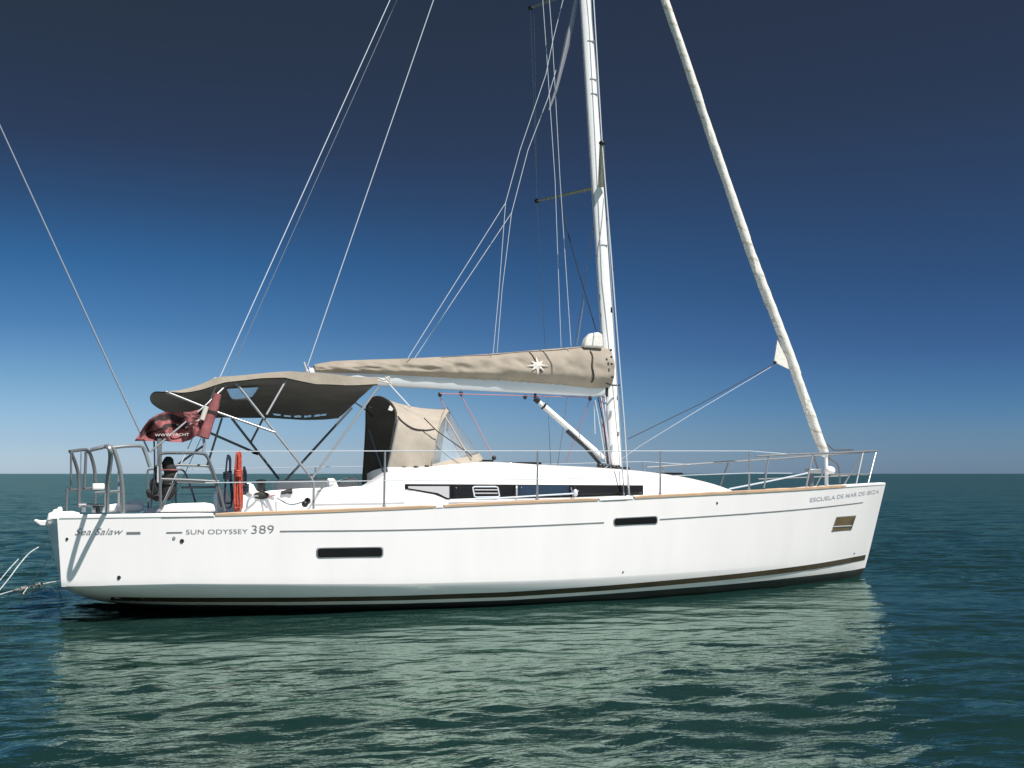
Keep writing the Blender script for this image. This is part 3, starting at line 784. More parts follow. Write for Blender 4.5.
def cov_at(px, v, off=.012):
    k = (px - 313) / (611 - 313) * 120; i = min(int(k), 119); t = k - i
    a = math.acos(1 - 2 * v); j = a / (2 * math.pi) * 40; j0 = int(j); u = j - j0
    P = (R_[i][j0].lerp(R_[i][j0 + 1], u)).lerp(R_[i + 1][j0].lerp(R_[i + 1][j0 + 1], u), t)
    return P + Vector((0, -off, 0))
tube('seam_strap', [cov_at(586.5 + .8 * math.sin(k), .16 + .70 * k / 9) for k in range(10)], .010, M['seam'], cover)
tube('seam_strap', [cov_at(527 + 9 * (1 - k / 9), .30 + .65 * k / 9, .012) for k in range(10)], .006, M['seam'], cover)
lp_ = []
for k in range(48):
    x = 392 + k * 3.7
    lp_.append(cov_at(x, .055 if k % 2 else .02, .010))
tube('lacing', lp_, .007, M['emblem'], cover, 6)
tube('zip', [cov_at(x, .955 + .012 * math.sin(x * .1), .004) for x in range(440, 600, 5)], .0045, M['seam'], cover, 6)
st = MB(); n = 16; ring = []
for k in range(n):
    a = 2 * math.pi * k / n; r = (11 if k % 4 == 0 else 8.5) if k % 2 == 0 else 3.9
    x = 532 + r * math.sin(a) * 1.05; dv = r * math.cos(a) / 40
    ring.append(cov_at(x, .52 + dv, .016))
cen = cov_at(532, .52, .026)
for k in range(n): st.add([cen, ring[k], ring[(k + 1) % n]], [[0, 1, 2]])
st.build('star_emblem', M['emblem'], cover, flat=True)
# front of the cover wraps the mast
for y in (350, 357, 364, 377): MB().ball(at(611 + (y - 350) * .05, y, -.10), .016, .016, .016, 6).build('lace_hook', M['black'], cover)
tube('tie', [at(606, 383, -.13), at(612, 385.3, -.12), at(619.5, 385.3, -.05)], .010, M['black'], cover)
# sail head peeping out above the cover
hd = [at(x, y, -.02) for x, y in ((584, 347), (587, 338), (592, 333), (599, 332), (603, 334), (604, 348))]
MB().prism(hd, (0, .14, 0)).build('sail_head', M['sail'], yacht, bevel=.03)
# vang
vg = MB(); va, vb = at(535, 398.5, BY - .02), at(603.5, 458.5, .02)
vg.tube([va, va.lerp(vb, .08), va.lerp(vb, .10), vb], [.030, .030, .038, .040], 12)
vang = vg.build('kicker_strut', M['alu'], yacht)
MB().tube([va.lerp(vb, .0), va.lerp(vb, .055)], .036, 12).build('collar', M['black'], vang)
MB().tube([va.lerp(vb, .115), va.lerp(vb, .135)], .045, 12).build('collar', M['black'], vang)
tube('tackle', [at(567, 431, .02), at(585, 447, .02), at(601, 465, .02)], [.026, .02, .022], M['black'], vang)
# control lines between gooseneck and mast foot
for k, (x0, y0, x1, mm) in enumerate(((595, 400, 606, 'wire'), (598, 398, 608, 'black'), (601, 397, 610, 'wire'), (603, 396, 611, 'pink'), (605, 395, 612, 'wire'), (606, 397, 609, 'wiredim'), (600, 398, 607, 'canvaslight'))):
    xm = (x0 + x1) / 2 + random.uniform(-2, 2)
    tube('control_line', [at(x0, y0, -.02 + .02 * k), at(xm, 430 + random.uniform(-6, 6), -.05), at(x1, 464, -.06 + .02 * k)], .007, M[mm], yacht, 6, 5)
tube('control_line', [at(594, 402, 0), at(595, 434, -.02)], .007, M['wire'], yacht)
lp = [at(590, 400, BY), at(566, 462, .3)]; tube('reef_line', lp, .006, M['pink'], yacht)
tube('mainsheet', [at(440, 396, BY), at(456, 436, .08), at(462, 452, .06)], .007, M['pink'], yacht); tube('mainsheet', [at(461, 395, BY), at(493.5, 457, -.1)], .0065, M['pink'], yacht)
MB().ball(at(494, 458, -.1), .028, .028, .03, 8).build('block', M['black'], yacht)
for k in range(7):
    x = 600 + k * 3.4; MB().ball(at(x, 467 + random.uniform(-1.5, 2), -.12 + .03 * k), .045, .04, .035, 6).build('block', M['black'], yacht)
# ropes along the roof
tube('jib_sheet', [on_roof(449, 500.0, .03), on_roof(500, 498, .04), on_roof(548, 495, .05), on_roof(573, 493.6, .07)], .009, M['wire'], yacht)
tube('jib_sheet', [on_roof(573, 493.6, .07), at(590, 480, -.75), at(607, 466.5, -.25)], .007, M['wiredim'], yacht)
MB().ball(on_roof(573, 493, .07), .03, .022, .045, 8).build('block', M['wire'], yacht)
tube('grab_rail', [on_roof(405, 470, .01) + Vector((0, .12, .0)), on_roof(480, 467.8, .01) + Vector((0, .15, .0)), on_roof(536, 468.5, .0) + Vector((0, .15, 0))], .007, M['frame'], yacht)
tube('grab_rail', [at(535, 466, -.8), at(540, 465.8, -.8)], .012, M['frame'], yacht)
# foredeck furling line
tube('furling_line', [at(729, 489, -.95), at(770, 481, -.7), at(808, 473, -.5)], .010, M['wire'], yacht)
# windlass/bow fittings
MB().tube([at(811, 487, -.25), at(812, 472, -.25)], .03, 10).build('windlass', M['steeldark'], yacht)
MB().box(at(813, 471, -.3), (.20, .12, .06)).build('bow_light', M['frame'], yacht, bevel=.015)
tube('bow_brace', [at(813, 454, -.45), at(819, 472, -.3)], .011, SD, yacht); tube('bow_brace', [at(829, 458, .1), at(837, 464, .1), at(839.5, 472, .1), at(839.5, 483, .1)], .013, SD, yacht, 8, 4)
tube('bow_brace', [at(827, 444, .1), at(833.5, 450, .15), at(853, 449.5, .25)], .011, SD, yacht)

# ------------------------------------------------------------------ furled genoa
GY0, GY1 = .06, .45
fp = [at(826.5, 486, GY0), at(826.5, 470, GY0), at(826, 457, GY0 + .01), at(822, 447, GY0 + .02), at(806, 402, .1), at(786, 346, .15), at(750, 250, .25), at(708, 127, .36), at(665, 0, GY1), at(630, -102, .52)]
cen_ = smooth(fp[2:], 60); K = len(cen_); rows = []; mi = []
for i, p in enumerate(cen_):
    t = i / (K - 1); tg = (cen_[min(i + 1, K - 1)] - cen_[max(i - 1, 0)]).normalized(); u = Vector((0, 1, 0)); u = (u - tg * u.dot(tg)).normalized(); w = tg.cross(u)
    r0 = ip(t, [0, .03, .08, .25, .55, 1], [.028, .045, .062, .069, .067, .052]); L_ = (p - cen_[0]).length
    row = []
    for j in range(28):
        a = 2 * math.pi * j / 28; ph = a - L_ * 3.1
        sp2 = (ph / (2 * math.pi)) % 1.0
        r = r0 * (.90 + .15 * sp2 + .07 * math.sin(a + L_ * 27) * max(0, mnoise.noise(Vector((L_ * .55, 1, 5))) + .25) + .05 * mnoise.noise(Vector((math.cos(a) * 2, math.sin(a) * 2, L_ * 4))))
        row.append(p + (u * math.cos(a) + w * math.sin(a)) * r)
    rows.append(row)
gb = MB(); gb.grid(rows, 0, True)
idx = 0
for i in range(K - 1):
    L_ = (cen_[i] - cen_[0]).length
    for j in range(28):
        ph = (2 * math.pi * (j + .5) / 28 - L_ * 3.1) / (2 * math.pi) % 1.0
        gb.mi[idx] = 1 if ((2 * math.pi * (j + .5) / 28 + L_ * 27) / (2 * math.pi)) % 1.0 < .16 and mnoise.noise(Vector((L_ * .8, j * .12, 3))) > .02 else 0; idx += 1
gen = gb.build('furled_genoa', [M['sail'], M['sailedge']], yacht)
MB().tube(fp[:3], [.027, .027, .022], 12).build('stay_tube', M['alu'], yacht)
MB().tube(smooth(fp[7:], 2), .012).build('forestay', M['wiredim'], gen)
dr = MB(); dr.ball(at(830, 470.5, -.02), .075, .07, .06, 10); dr.build('furling_drum', M['moulding'], yacht)
cl = [at(x, y, .12) for x, y in ((777.5, 340), (774.3, 361), (776.5, 363), (789, 369), (787, 360))]
MB().prism(cl, (0, .02, 0)).build('clew', M['sail'], gen)
tube('jib_sheet', [at(776, 363, .1), at(700, 404, -.1), at(628, 439, -.5)], .0055, M['wiredark'], yacht)
tube('jib_sheet', [at(776, 364, .1), at(700, 409, .3), at(640, 446, .6), at(606, 470, .8)], .0045, M['wire'], yacht)
MB().ball(at(775, 362.5, .1), .025, .025, .025, 6).build('shackle', M['black'], gen)

# ------------------------------------------------------------------ bimini
NE = [(164, 391.5), (180, 393.5), (200, 389), (226, 382.3), (260, 378.6), (285, 377.8), (316, 384.3), (345, 385), (378, 384)]       # starboard edge
TP = [(158, 390.5), (180, 387), (200, 382.5), (216, 377.5), (229, 376.5), (260, 373.7), (290, 371.3), (320, 373), (350, 375.8), (384, 378)]  # ridge
FE = [(193, 417), (205, 417.5), (225, 416.5), (262, 417.5), (300, 419), (325, 419), (338, 418)]                                  # port edge
def curve_X(pts, Y):
    P = [at(x, y, Y) for x, y in pts]; return [p.x for p in P], [p.z for p in P]
nex, nez = curve_X(NE, -1.42); tpx_, tpz = curve_X(TP, -.75); fex, fez = curve_X(FE, 1.42)
t2x, t2z = curve_X(TP, -1.395)
AE = [at(*q) for q in ((164, 391.5, -1.42), (155.5, 392, -1.15), (150.5, 395, -.75), (150.3, 399.5, -.35), (154, 404.5, .15), (161, 409, .6), (173, 413.5, 1.05), (193, 417.2, 1.42))]
aeX = cub([p.y for p in AE], [p.x for p in AE]); aeZ = cub([p.y for p in AE], [p.z for p in AE])
rowsX = 110; colsY = [-1.42, -1.395, -1.36, -1.28] + [-1.2 + .0397 * k for k in range(66)] + [1.40, 1.42]
rows = []
for k in range(rowsX + 1):
    u = k / rowsX; row = []
    for Y in colsY:
        # aft edge is rounded in plan, front edge straight
        xa = aeX(Y)
        xf = ip(Y, [-1.42, 1.42], [nex[-1], fex[-1]])
        X = xa + (xf - xa) * u
        zt2 = ip(X, t2x, t2z); zn, zt, zf = ip(X, nex, nez), ip(X, tpx_, tpz), ip(X, fex, fez)
        if X < fex[0]: zf = fez[0]
        zm = zn + (zt2 - zn) * .55                                  # the cloth runs nearly flat from rail to rail
        sy = (Y + 1.42) / 2.84
        flat_ = zm + (zf - zm) * sy + .05 * math.sin(math.pi * sy) * ip(X, [nex[0], 2.0, 2.9], [1, 1, .1])
        z = ip(Y, [-1.42, -1.395, -1.36, -1.2], [zn, zt2, zt2 + .004, zt2 * .45 + flat_ * .55]) if Y < -1.2 else flat_
        if Y > 1.35: z = zf
        # the aft end droops
        dr_ = max(0, 1 - (X - xa) / .55); zaft = aeZ(Y)
        z = z * (1 - dr_ ** 1.4) + zaft * dr_ ** 1.4
        z += .010 * mnoise.noise(Vector((X * 2.2, Y * 2.2, 4)))
        row.append(Vector((X, Y, z)))
    rows.append(row)
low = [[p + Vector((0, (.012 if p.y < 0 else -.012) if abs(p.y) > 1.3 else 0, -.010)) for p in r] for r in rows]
def pxy(p):
    d = Vector(p) - CAM; w = d.dot(FWD); return 512 + F * d.dot(RIGHT) / w, 384 - F * d.dot(UPV) / w
WPTS = [(225, 388.5), (228, 387.6), (258, 386), (259.5, 388), (253, 397), (248, 399), (233, 399.8), (230, 398)]
HOLES = [WPTS] + [[(a[0], a[1]), (b[0], b[1]), (b[0] - .5, b[1] + 2.6), (a[0] + .5, a[1] + 2.6)] for a, b in (((273, 413.3), (281, 414.3)), ((283.5, 414.7), (291.5, 415.3)), ((294, 415.5), (301.5, 415.7)), ((304, 415.7), (311.5, 415.2)), ((314, 415.0), (326.5, 413.7)))]
def inside(q, poly):
    r = False
    for i in range(len(poly)):
        (x0, y0), (x1, y1) = poly[i], poly[i - 1]
        if (y0 > q[1]) != (y1 > q[1]) and q[0] < (x1 - x0) * (q[1] - y0) / (y1 - y0) + x0: r = not r
    return r
# the window is cut where it lies in the cloth: its outline is kept in cloth coordinates (row, column)
cut = {(i, j) for i in range(rowsX) for j in range(len(colsY) - 1) if any(inside(pxy((low[i][j] + low[i + 1][j + 1]) / 2), h) for h in HOLES)}
def cloth(R):
    n = len(R[0]); b = MB()
    b.add([p for r in R for p in r], [[i * n + j, i * n + j + 1, (i + 1) * n + j + 1, (i + 1) * n + j] for i in range(len(R) - 1) for j in range(n - 1) if (i, j) not in cut]); return b
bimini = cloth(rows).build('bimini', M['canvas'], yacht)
underside_shade = cloth(low).build('underside_shade', M['underside_shade'], bimini)  # added dark sheet that paints the canopy's underside as shaded
# clear panel: a window in the dark sheet and the canvas above it is pale
def bim_at(px, py, dz):
    # point on the dark sheet under a picture position
    best = None; d = FWD * F + RIGHT * (px - 512) + UPV * (384 - py)
    from mathutils.bvhtree import BVHTree
    global _bvh
    try: _bvh
    except NameError:
        vs = [p for r in low for p in r]; n = len(low[0]); fs = [[i * n + j, i * n + j + 1, (i + 1) * n + j + 1, (i + 1) * n + j] for i in range(len(low) - 1) for j in range(n - 1)]
        _bvh = BVHTree.FromPolygons(vs, fs)
    h = _bvh.ray_cast(CAM, d.normalized())
    if h[0] is None: return at(px, py, 1.0)
    return h[0] + Vector((0, -.02, dz))
tube('window_trim', [bim_at(x, y, -.004) for x, y in WPTS + WPTS[:2]], .012, M['underside_shade'], bimini, 6)
n = len(low[0]); mid = [[(a + b) / 2 for a, b in zip(r0, r1)] for r0, r1 in zip(rows, low)]
for hi, h in enumerate(HOLES):
    wv = MB(); ids = {}
    for i, j in sorted(cut):
        if not inside(pxy((low[i][j] + low[i + 1][j + 1]) / 2), h): continue
        wv.add([mid[i][j], mid[i][j + 1], mid[i + 1][j + 1], mid[i + 1][j]], [[0, 1, 2, 3]])
    if wv.f: wv.build('window' if hi == 0 else 'edge_vent', M['vinyl'], bimini)
FR = .0115
def fpole(pts, r=FR, m=ST, sm=0): return tube('frame_pole', [at(*q) for q in pts], r, m, bimini, 10, sm)
fpole([(313.5, 509, -1.62), (313.8, 484, -1.62), (311.5, 478, -1.6), (236, 383, -1.36)], .013)
fpole([(313, 477, -1.58), (378.5, 387, -1.38)])
fpole([(286.5, 379.5, -1.36), (266.5, 414.5, -1.5)])
fpole([(166, 391.7, -1.40), (214, 411, -1.5), (275, 432.5, -1.58)], .012)
fpole([(226, 385.5, -1.36), (205, 406, -1.5), (150, 452, -1.62)], .010)
fpole([(231.5, 418, 1.40), (279, 479, 1.5)], .016, SD); fpole([(286, 480, 1.5), (352, 407.5, 1.42)], .016, SD)
fpole([(266, 413, 1.4), (251, 442, 1.45)], .014, SD); fpole([(208, 432, 1.45), (256, 453, 1.5)], .016, SD)
fpole([(222, 418, 1.42), (207, 466, 1.5)], .014, SD); fpole([(203, 446, 1.45), (176, 466, 1.5)], .014, SD)
fpole([(253, 452, 1.48), (258, 453.5, 1.5)], .024, M['black'])
fpole([(352, 400, .6), (366, 410, .55), (373, 417, .5)], .010, M['black'])

# lashing at the bimini's front corner and boom end
for pts in ([(378, 378), (384, 380), (389, 377), (391, 384)], [(376, 380), (390, 383), (385, 377)], [(304, 362), (307, 370), (312, 373), (309, 367)], [(210, 382), (216, 378), (222, 381)], [(207, 384), (213, 380), (206, 388)]):
    tube('lashing', [at(x, y, -1.36 if x < 300 else (-1.3 if x > 350 else .1)) for x, y in pts], .010, M['emblem'] if x > 300 else M['sailedge'], bimini, 6, 4)

# ------------------------------------------------------------------ sprayhood
A = [(385.5, 487, -.92), (389, 462, -.92), (394, 435, -.92), (397, 416, -.86), (394, 406.5, -.70), (388, 400.5, -.4), (379, 397, 0), (371.5, 400, .4), (367.5, 408, .66), (367, 425, .84), (366, 445, .92), (363.5, 484, .95)]
Af = smooth([at(*q) for q in A], 4)
Fp = [(430, 470, -.95), (433, 455, -.95), (435.5, 441, -.93), (437.5, 431, -.88), (440, 420, -.62), (442.5, 413.5, -.3), (444.5, 410.5, 0), (446, 409, .3), (447, 410, .6), (446, 418, .84), (444, 432, .92), (440, 462, .95)]
Ff = smooth([at(*q) for q in Fp], 4)
rows = []
for k in range(9):
    t = k / 8
    rows.append([a.lerp(f, t) + Vector((0, 0, -.035 * math.sin(math.pi * t) if 8 < i < 36 else 0)) + Vector((0, .012 * math.sin(t * 9 + i * .5) * math.sin(math.pi * t), 0)) for i, (a, f) in enumerate(zip(Af, Ff))])
dodger = MB().grid(rows).build('sprayhood', M['canvaslight'], yacht)
inner = [[p + Vector((-.004, .012 if p.y < 0 else -.012, -.012)) for p in r] for r in rows]
MB().grid(inner).build('underside_shade', M['underside_shade'], dodger)  # added inner sheet, coloured dark for the shade inside the hood
# the dark inside seen through the opening is that sheet's painted shade
tube('edge_piping', [p + Vector((-.01, 0, .004)) for p in Af], .013, M['seam'], dodger)
sm_ = smooth([at(388, 401, -.45), at(398, 417, -.93), at(405, 424, -.95), at(414, 429, -.96), at(425, 430.5, -.95), at(434, 429.5, -.93)], 6)
from mathutils.bvhtree import BVHTree
_n = len(rows[0]); _bv = BVHTree.FromPolygons([p for r in rows for p in r], [[i * _n + j, i * _n + j + 1, (i + 1) * _n + j + 1, (i + 1) * _n + j] for i in range(len(rows) - 1) for j in range(_n - 1)])
def on_hood(p):
    h = _bv.ray_cast(CAM, (p - CAM).normalized()); return h[0] + Vector((0, -.004, .002)) if h[0] else p
tube('edge_piping', [on_hood(p) for p in sm_], .010, M['seam'], dodger)
# forward skirt and clear panes
base = smooth([at(430, 470, -.97), at(450, 466, -.9), at(472, 463, -.65), at(484, 460, 0), at(478, 459.5, .5), at(462, 460, .95)], 6)
ft = smooth([at(437.5, 431, -.88), at(440, 420, -.62), at(444.5, 410.5, 0), at(447, 409.5, .45), at(446, 430, .92)], 6)
def strip(b0, f0, n, v0, v1, i0=0, i1=1.0):
    rr = []
    for k in range(n + 1):
        s = i0 + (i1 - i0) * k / n
        def g(L, s):
            x = s * (len(L) - 1); i = min(int(x), len(L) - 2); return L[i].lerp(L[i + 1], x - i)
        a, c = g(b0, s), g(f0, s); rr.append([a.lerp(c, v0 + (v1 - v0) * j / 4) for j in range(5)])
    return rr
MB().grid(strip(base, ft, 24, 0, .13)).build('skirt', M['canvaslight'], dodger, thick=.004)
MB().grid(strip(base, ft, 24, .13, .96)).build('clear_pane', M['vinyl'], dodger)
side = MB(); tri = [at(430, 470, -.96), at(437.5, 431, -.89), at(450, 466, -.92)]
for i0 in (0.0, .40, .985):
    rr = strip(base, ft, 1, .05, 1, i0, i0 + .012)
    MB().grid([[p + Vector((0, -.008, .004)) for p in r] for r in rr]).build('pane_seam', M['canvaslight'], dodger, thick=.012)
rr = strip(base, ft, 24, .93, 1.0); MB().grid([[p + Vector((.004, -.008, .004)) for p in r] for r in rr]).build('pane_seam', M['canvaslight'], dodger, thick=.008)
tube('brace', [at(424, 418, -.97), at(437, 431, -.98), at(468, 453, -.9), at(472, 457, -.9)], .006, M['seam'], dodger)
tube('frame_pole', [at(398, 419, -.95), at(392, 450, -.96), at(387, 472, -.96)], .010, ST, dodger)
tube('frame_pole', [at(369.5, 430, .8), at(375, 448, .2), at(384, 474, -.8)], .009, ST, dodger)
tube('frame_pole', [at(368.5, 435, .98), at(362, 486, .98)], .010, ST, dodger)
for pts in ([(369.5, 404), (372.5, 404.5), (372, 407.5), (369, 407)], [(390, 405), (393.5, 409), (392, 411), (388, 410)]):
    MB().add([at(x, y, .60 if x < 380 else -.75) for x, y in pts], [[0, 1, 2, 3]]).build('patch', M['whitecloth'], dodger, flat=True, thick=.004)
for x in (404, 416, 427): MB().ball(at(x, 467.5 - (x - 404) * .06, -.99), .03, .02, .014, 6).build('snap', M['black'], dodger)
tube('brace', [at(386, 381, -.3), at(410, 407, -.6)], .010, M['wire'], dodger)

# ------------------------------------------------------------------ winches and deck gear
def winch(p, s=1):
    w = MB(); p = Vector(p); prf = [(.075, 0), (.075, .02), (.052, .03), (.042, .07), (.05, .11), (.06, .115), (.06, .135), (.03, .15)]
    rows = [[p + Vector((r * s * math.cos(2 * math.pi * j / 18), r * s * math.sin(2 * math.pi * j / 18), h * s)) for j in range(18)] for r, h in prf]
    w.grid(rows, 0, True); w.add(rows[-1], [list(range(18))]); return w.build('winch', M['black'], yacht)
winch(at(261, 493.5, -1.03), 1.0)
MB().ball(at(261.5, 495.5, -1.20), .085, .03, .04, 8).build('winch_base', M['cover'], yacht)
tube('winch_handle', [at(281.5, 493, -1.21), at(287, 491.5, -1.21), at(292, 491.5, -1.21)], [.018, .022, .030], M['black'], yacht)
MB().ball(at(307.5, 501, -1.5), .035, .03, .035, 8).build('block', M['black'], yacht); MB().ball(at(305, 504, -1.5), .035, .03, .035, 8).build('block', M['black'], yacht)
tube('control_line', [at(303, 502, -1.5), at(290, 504.5, -1.4), at(277, 498, -1.22)], .007, M['wiredim'], yacht, 6, 4)
tube('control_line', [at(246.5, 508, -1.3), at(249, 499, -1.28), at(256, 496, -1.25), at(260, 498, -1.2), at(267, 508, -1.25)], .010, M['wiredim'], yacht, 6, 5)
tube('control_line', [at(265, 496.5, -1.2), at(275, 495.5, -1.22)], .008, M['pink'], yacht)
tube('control_line', [at(317, 492, -1.22), at(333, 484.5, -1.1)], .006, M['wiredim'], yacht)
tube('coaming_line', [at(316, 502.5, -1.215), at(380, 501.5, -1.215), at(428, 500, -1.215)], .006, M['frame'], yacht)

# ------------------------------------------------------------------ things hung on the yacht
# rope hanks: loops hung on the starboard rail
def hank(name, cx, top, bot, Y, m, label, wpx=4, n=7, seed=1, knot=True):
    rnd = random.Random(seed); b = MB()
    for k in range(n):
        x0 = cx + rnd.uniform(-wpx, wpx) * .5; dx = rnd.uniform(1.4, wpx); yb = bot + rnd.uniform(-4, 2); yt = top + rnd.uniform(0, 5); d = (k - n / 2) * .012
        b.tube(smooth([at(x0 - dx * .6, yt + 14, Y + d), at(x0 - dx * .3, yt + 2, Y + d), at(x0, yt, Y + d), at(x0 + dx * .5, yt + 4, Y + d), at(x0 + dx * .5, yt + 18, Y + d), at(x0 + dx * .9, (yt + yb) / 2 + 8, Y + d), at(x0 + dx, yb - 3, Y + d), at(x0 + dx * .2, yb, Y + d), at(x0 - dx * .9, yb - 2, Y + d), at(x0 - dx * .8, (yt + yb) / 2 + 5, Y + d), at(x0 - dx * .6, yt + 14, Y + d)], 5), .0095, 7)
    o = b.build(name, m); kp = [at(cx + (wpx * .8) * math.cos(a), top + 19 + a * .35, Y + .06 * math.sin(a)) for a in [i * .5 for i in range(38)]]
    MB().tube(kp, .014, 7).build('wrapping_turns', m, o)
    return tag(o, label, 'rope', 'rope hanks hung on the stern rail')
hank('rope_coil', 238.2, 450.5, 509, -1.55, M['orange'], 'orange rope hank hanging from the stern lifeline', 4.0, 4, 3)
hank('rope_coil', 227.5, 453, 507, -1.45, M['navyrope'], 'dark navy rope hank hanging just left of the orange hank', 4.2, 2, 5)
hank('rope_coil', 245.5, 466, 492, -1.35, M['navyrope'], 'small dark rope hank hanging just right of the orange hank', 3.0, 2, 8)
# covered bundle on the quarter rail
bd = MB(); rows = []
ax = [at(168, 456.5, -1.35), at(168.5, 463, -1.35), at(170, 475, -1.35), at(169, 490, -1.35), at(166, 499, -1.35), at(165, 501, -1.35)]
cb_ = smooth(ax, 5)
for i, p in enumerate(cb_):
    t = i / (len(cb_) - 1); r = ip(t, [0, .08, .3, .6, .9, 1], [.02, .042, .066, .074, .045, .01])
    rows.append([p + Vector((r * math.cos(2 * math.pi * j / 20) * (1 + .35 * mnoise.noise(Vector((t * 5, math.cos(2 * math.pi * j / 20) * 1.5, math.sin(2 * math.pi * j / 20) * 1.5)))), r * 1.1 * math.sin(2 * math.pi * j / 20), 0)) for j in range(20)])
bundle = bd.grid(rows, 0, True).build('covered_bundle', M['cover'])
tag(bundle, 'dark canvas covered bundle strapped to the stern rail beside a white post', 'bundle')
for y in (470, 484):
    p = at(169.5, y, -1.35); MB().tube([p + Vector((.078 * math.cos(a * .4), .086 * math.sin(a * .4), 0)) for a in range(17)], .009, 6).build('strap', M['redcloth'] if y < 480 else M['black'], bundle)
for x, y, rx, rz in ((154.5, 487, .042, .11), (150.5, 494, .045, .05), (157, 498, .05, .04), (157, 474, .028, .10)):
    b = MB().ball(at(x, y, -1.36), rx, .06, rz, 12)
    c0 = at(x, y, -1.36)
    b.v = [c0 + (p - c0) * (1 + .45 * mnoise.noise((p - c0) * 16 + Vector((x, 0, 0)))) for p in b.v]
    b.build('pocket', M['cover'] if y < 495 else M['darkcloth_foldshade'], bundle)
tube('strap', [at(153, 480, -1.3), at(160, 476, -1.3), at(166, 478, -1.3)], .012, M['black'], bundle)

# flag: a cloth flying aft from a slanting staff
FU, FV = 150, 64; rows = []
top_e = [(219, 394), (200, 392), (186, 390), (178, 390), (168, 400), (160, 404), (153, 407), (146, 416), (140, 428), (135, 438.5)]
bot_e = [(205, 438), (196, 436), (190, 440), (182, 442.5), (172, 442), (166, 441), (158, 441), (150, 441), (143, 441), (135.5, 441)]
top_e = [(216, 397), (204, 408), (190, 412), (178, 411.5), (166, 411.5), (157, 414.5), (149, 419.5), (143, 427.5), (138, 436), (134.5, 440.5)]
for k in range(FU + 1):
    u = k / FU; row = []
    tx = ip(u * 9, range(10), [q[0] for q in top_e]); ty = ip(u * 9, range(10), [q[1] for q in top_e]); bx = ip(u * 9, range(10), [q[0] for q in bot_e]); by = ip(u * 9, range(10), [q[1] for q in bot_e])
    for j in range(FV + 1):
        v = j / FV; d = .09 * math.sin(u * 17 + v * 3.2) * min(1, u * 4) * (.5 + .5 * v) + .04 * math.sin(u * 31 - v * 6) * min(1, u * 5)
        row.append(at(tx + (bx - tx) * v, ty + (by - ty) * v, -1.50 + d))
    rows.append(row)
fl = MB().grid(rows)
n_ = FV
k = 0
for i in range(FU):
    for j in range(FV):
        u, v = (i + .5) / FU, (j + .5) / FV
        wob = .05 * mnoise.noise(Vector((u * 9, v * 7, 2)))
        fold_shade_mark = (.30 < u < .88 and .14 + .10 * math.sin(u * 9) + wob < v < .34 + .08 * math.sin(u * 9) + wob * 2) or (.26 < u < .80 and .44 + .06 * math.sin(u * 12) + wob < v < .58 + .05 * math.sin(u * 11) + wob * 2) or (.06 < u < .30 and v < .66 and mnoise.noise(Vector((u * 30 + v * 14, v * 9 - u * 12, 7))) > .12) or u > .955 + wob  # the long swirl bands paint fold shadows into the red cloth
        wh = (.10 < u < .40 and .22 < v < .66 and mnoise.noise(Vector((u * 22 + v * 9, v * 12 - u * 8, 1))) > .36)
        fl.mi[k] = 2 if wh else (1 if fold_shade_mark else 0); k += 1
flag = fl.build('flag', [M['redcloth'], M['darkcloth_foldshade'], M['whitecloth']])
tag(flag, 'wine red flag with dark swirls painted as fold shadows and white lettering flying aft below the bimini', 'flag')
sl = [at(217.5, 394, -1.52), at(213, 410, -1.53), at(207, 427, -1.54), at(203.5, 437.5, -1.55)]
MB().tube(smooth(sl, 4), [.042] * 3 + [.05] * 5 + [.055] * 5, 12).build('sleeve', M['redcloth'], flag)
MB().tube([at(212.8, 411, -1.53), at(212, 414, -1.53)], .058, 12).build('sleeve_band', M['darkcloth_foldshade'], flag)
MB().tube([at(206.5, 406.5, -1.56), at(202, 420, -1.57)], .026, 10).build('staff', M['emblem'], flag)
tube('cord', [at(203.5, 437, -1.55), at(204.5, 446, -1.56), at(203, 453, -1.6)], .014, M['frame'], flag)
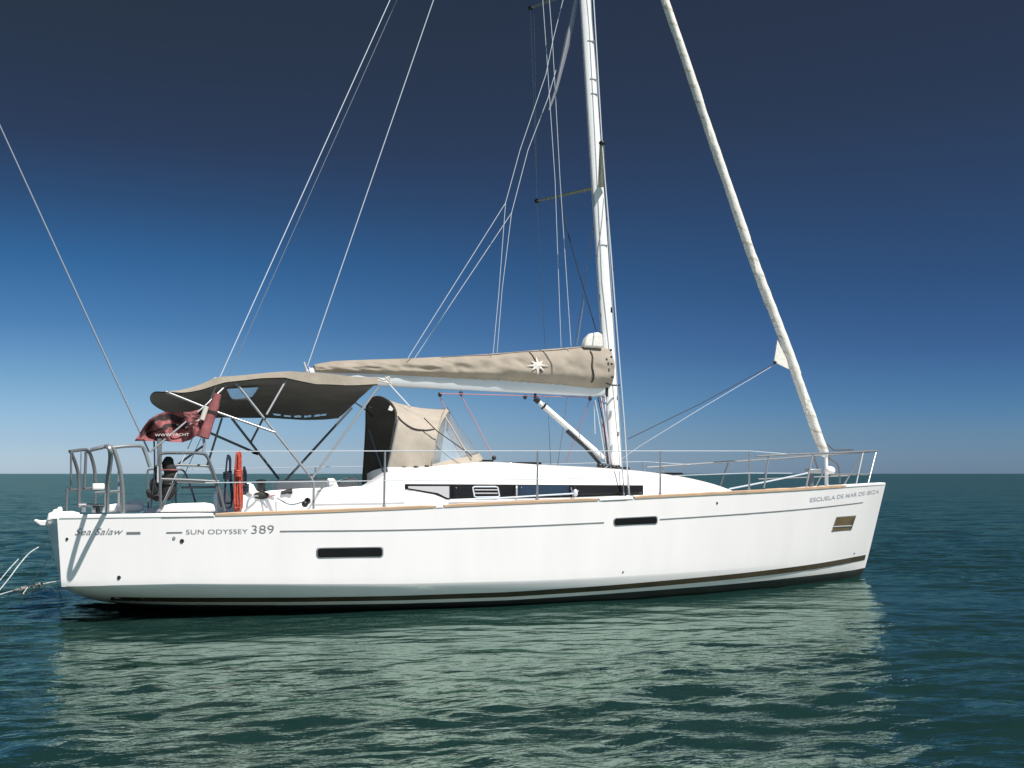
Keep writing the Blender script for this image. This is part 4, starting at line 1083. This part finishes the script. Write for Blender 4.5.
# flag lettering
cu = bpy.data.curves.new('t', 'FONT'); cu.body = 'WWW.YACHT'; cu.size = 1; cu.offset = 0; cu.resolution_u = 2
o = bpy.data.objects.new('t', cu); COL.objects.link(o); dg = bpy.context.evaluated_depsgraph_get(); dg.update()
me = bpy.data.meshes.new_from_object(o.evaluated_get(dg)); bpy.data.objects.remove(o)
xs_ = [v.co.x for v in me.vertices]; lo, hi = min(xs_), max(xs_)
for v in me.vertices:
    t = (v.co.x - lo) / (hi - lo); px = 155 + t * 34; py = 436.4 - t * .8 - v.co.y / .7 * 2.6; v.co = at(px, py, -1.70)
me.materials.append(M['whitecloth']); lo_ = bpy.data.objects.new('lettering', me); COL.objects.link(lo_); lo_.parent = flag

# mooring lines off the stern
def rope(name, pts, r, m, label):
    o = MB().tube(smooth(pts, 6), r, 7).build(name, m); return tag(o, label, 'rope', 'mooring ropes off the stern')
def sea(px, py, dz=.02):
    d = FWD * F + RIGHT * (px - 512) + UPV * (384 - py); t = (WATER_Z + dz - CAM.z) / d.z; return CAM + d * t
rope('mooring_rope', [at(48.5, 537, -.4), at(46, 543, -.42), at(38, 547.5, -.5), at(29, 553.5, -.6), at(19, 565, -.75), at(7, 581, -.9), at(-14, 606, -1.1)], .006, M['palerope'], 'pale mooring rope slanting from the transom down to the left')
rope('mooring_rope', [at(49, 556, -.1), at(46, 562, -.3), at(42, 569, -.4), at(33, 580, -.6), at(25, 591, -.75), at(23, 594, -.8)], .0055, M['palerope'], 'thin pale rope end slanting into the water below the transom')
rope('mooring_rope', [at(18.5, 559, -.7), at(8, 570.5, -.85), at(-8, 590, -1.0)], .005, M['palerope'], 'thin second rope just above the slanting mooring rope')
fr_ = rope('floating_rope', [sea(-14, 598), sea(0, 594.5), sea(12, 591), sea(24, 588), sea(38, 585), sea(50, 582.5), sea(60, 581, .06), at(63, 579.5, -1.0)], .007, M['palerope'], 'floating rope fouled with brown growth on the water at lower left')
rr = random.Random(4); gp = [sea(13 + 29 * t / 59, 590.8 - 7 * t / 59 + rr.uniform(-.6, .6), .03) for t in range(60)]
MB().tube(gp, [.007 + .018 * rr.random() ** 2 * (1 if 8 < k < 30 or k > 38 else .2) for k in range(60)], 7).build('growth', M['growth'], fr_)
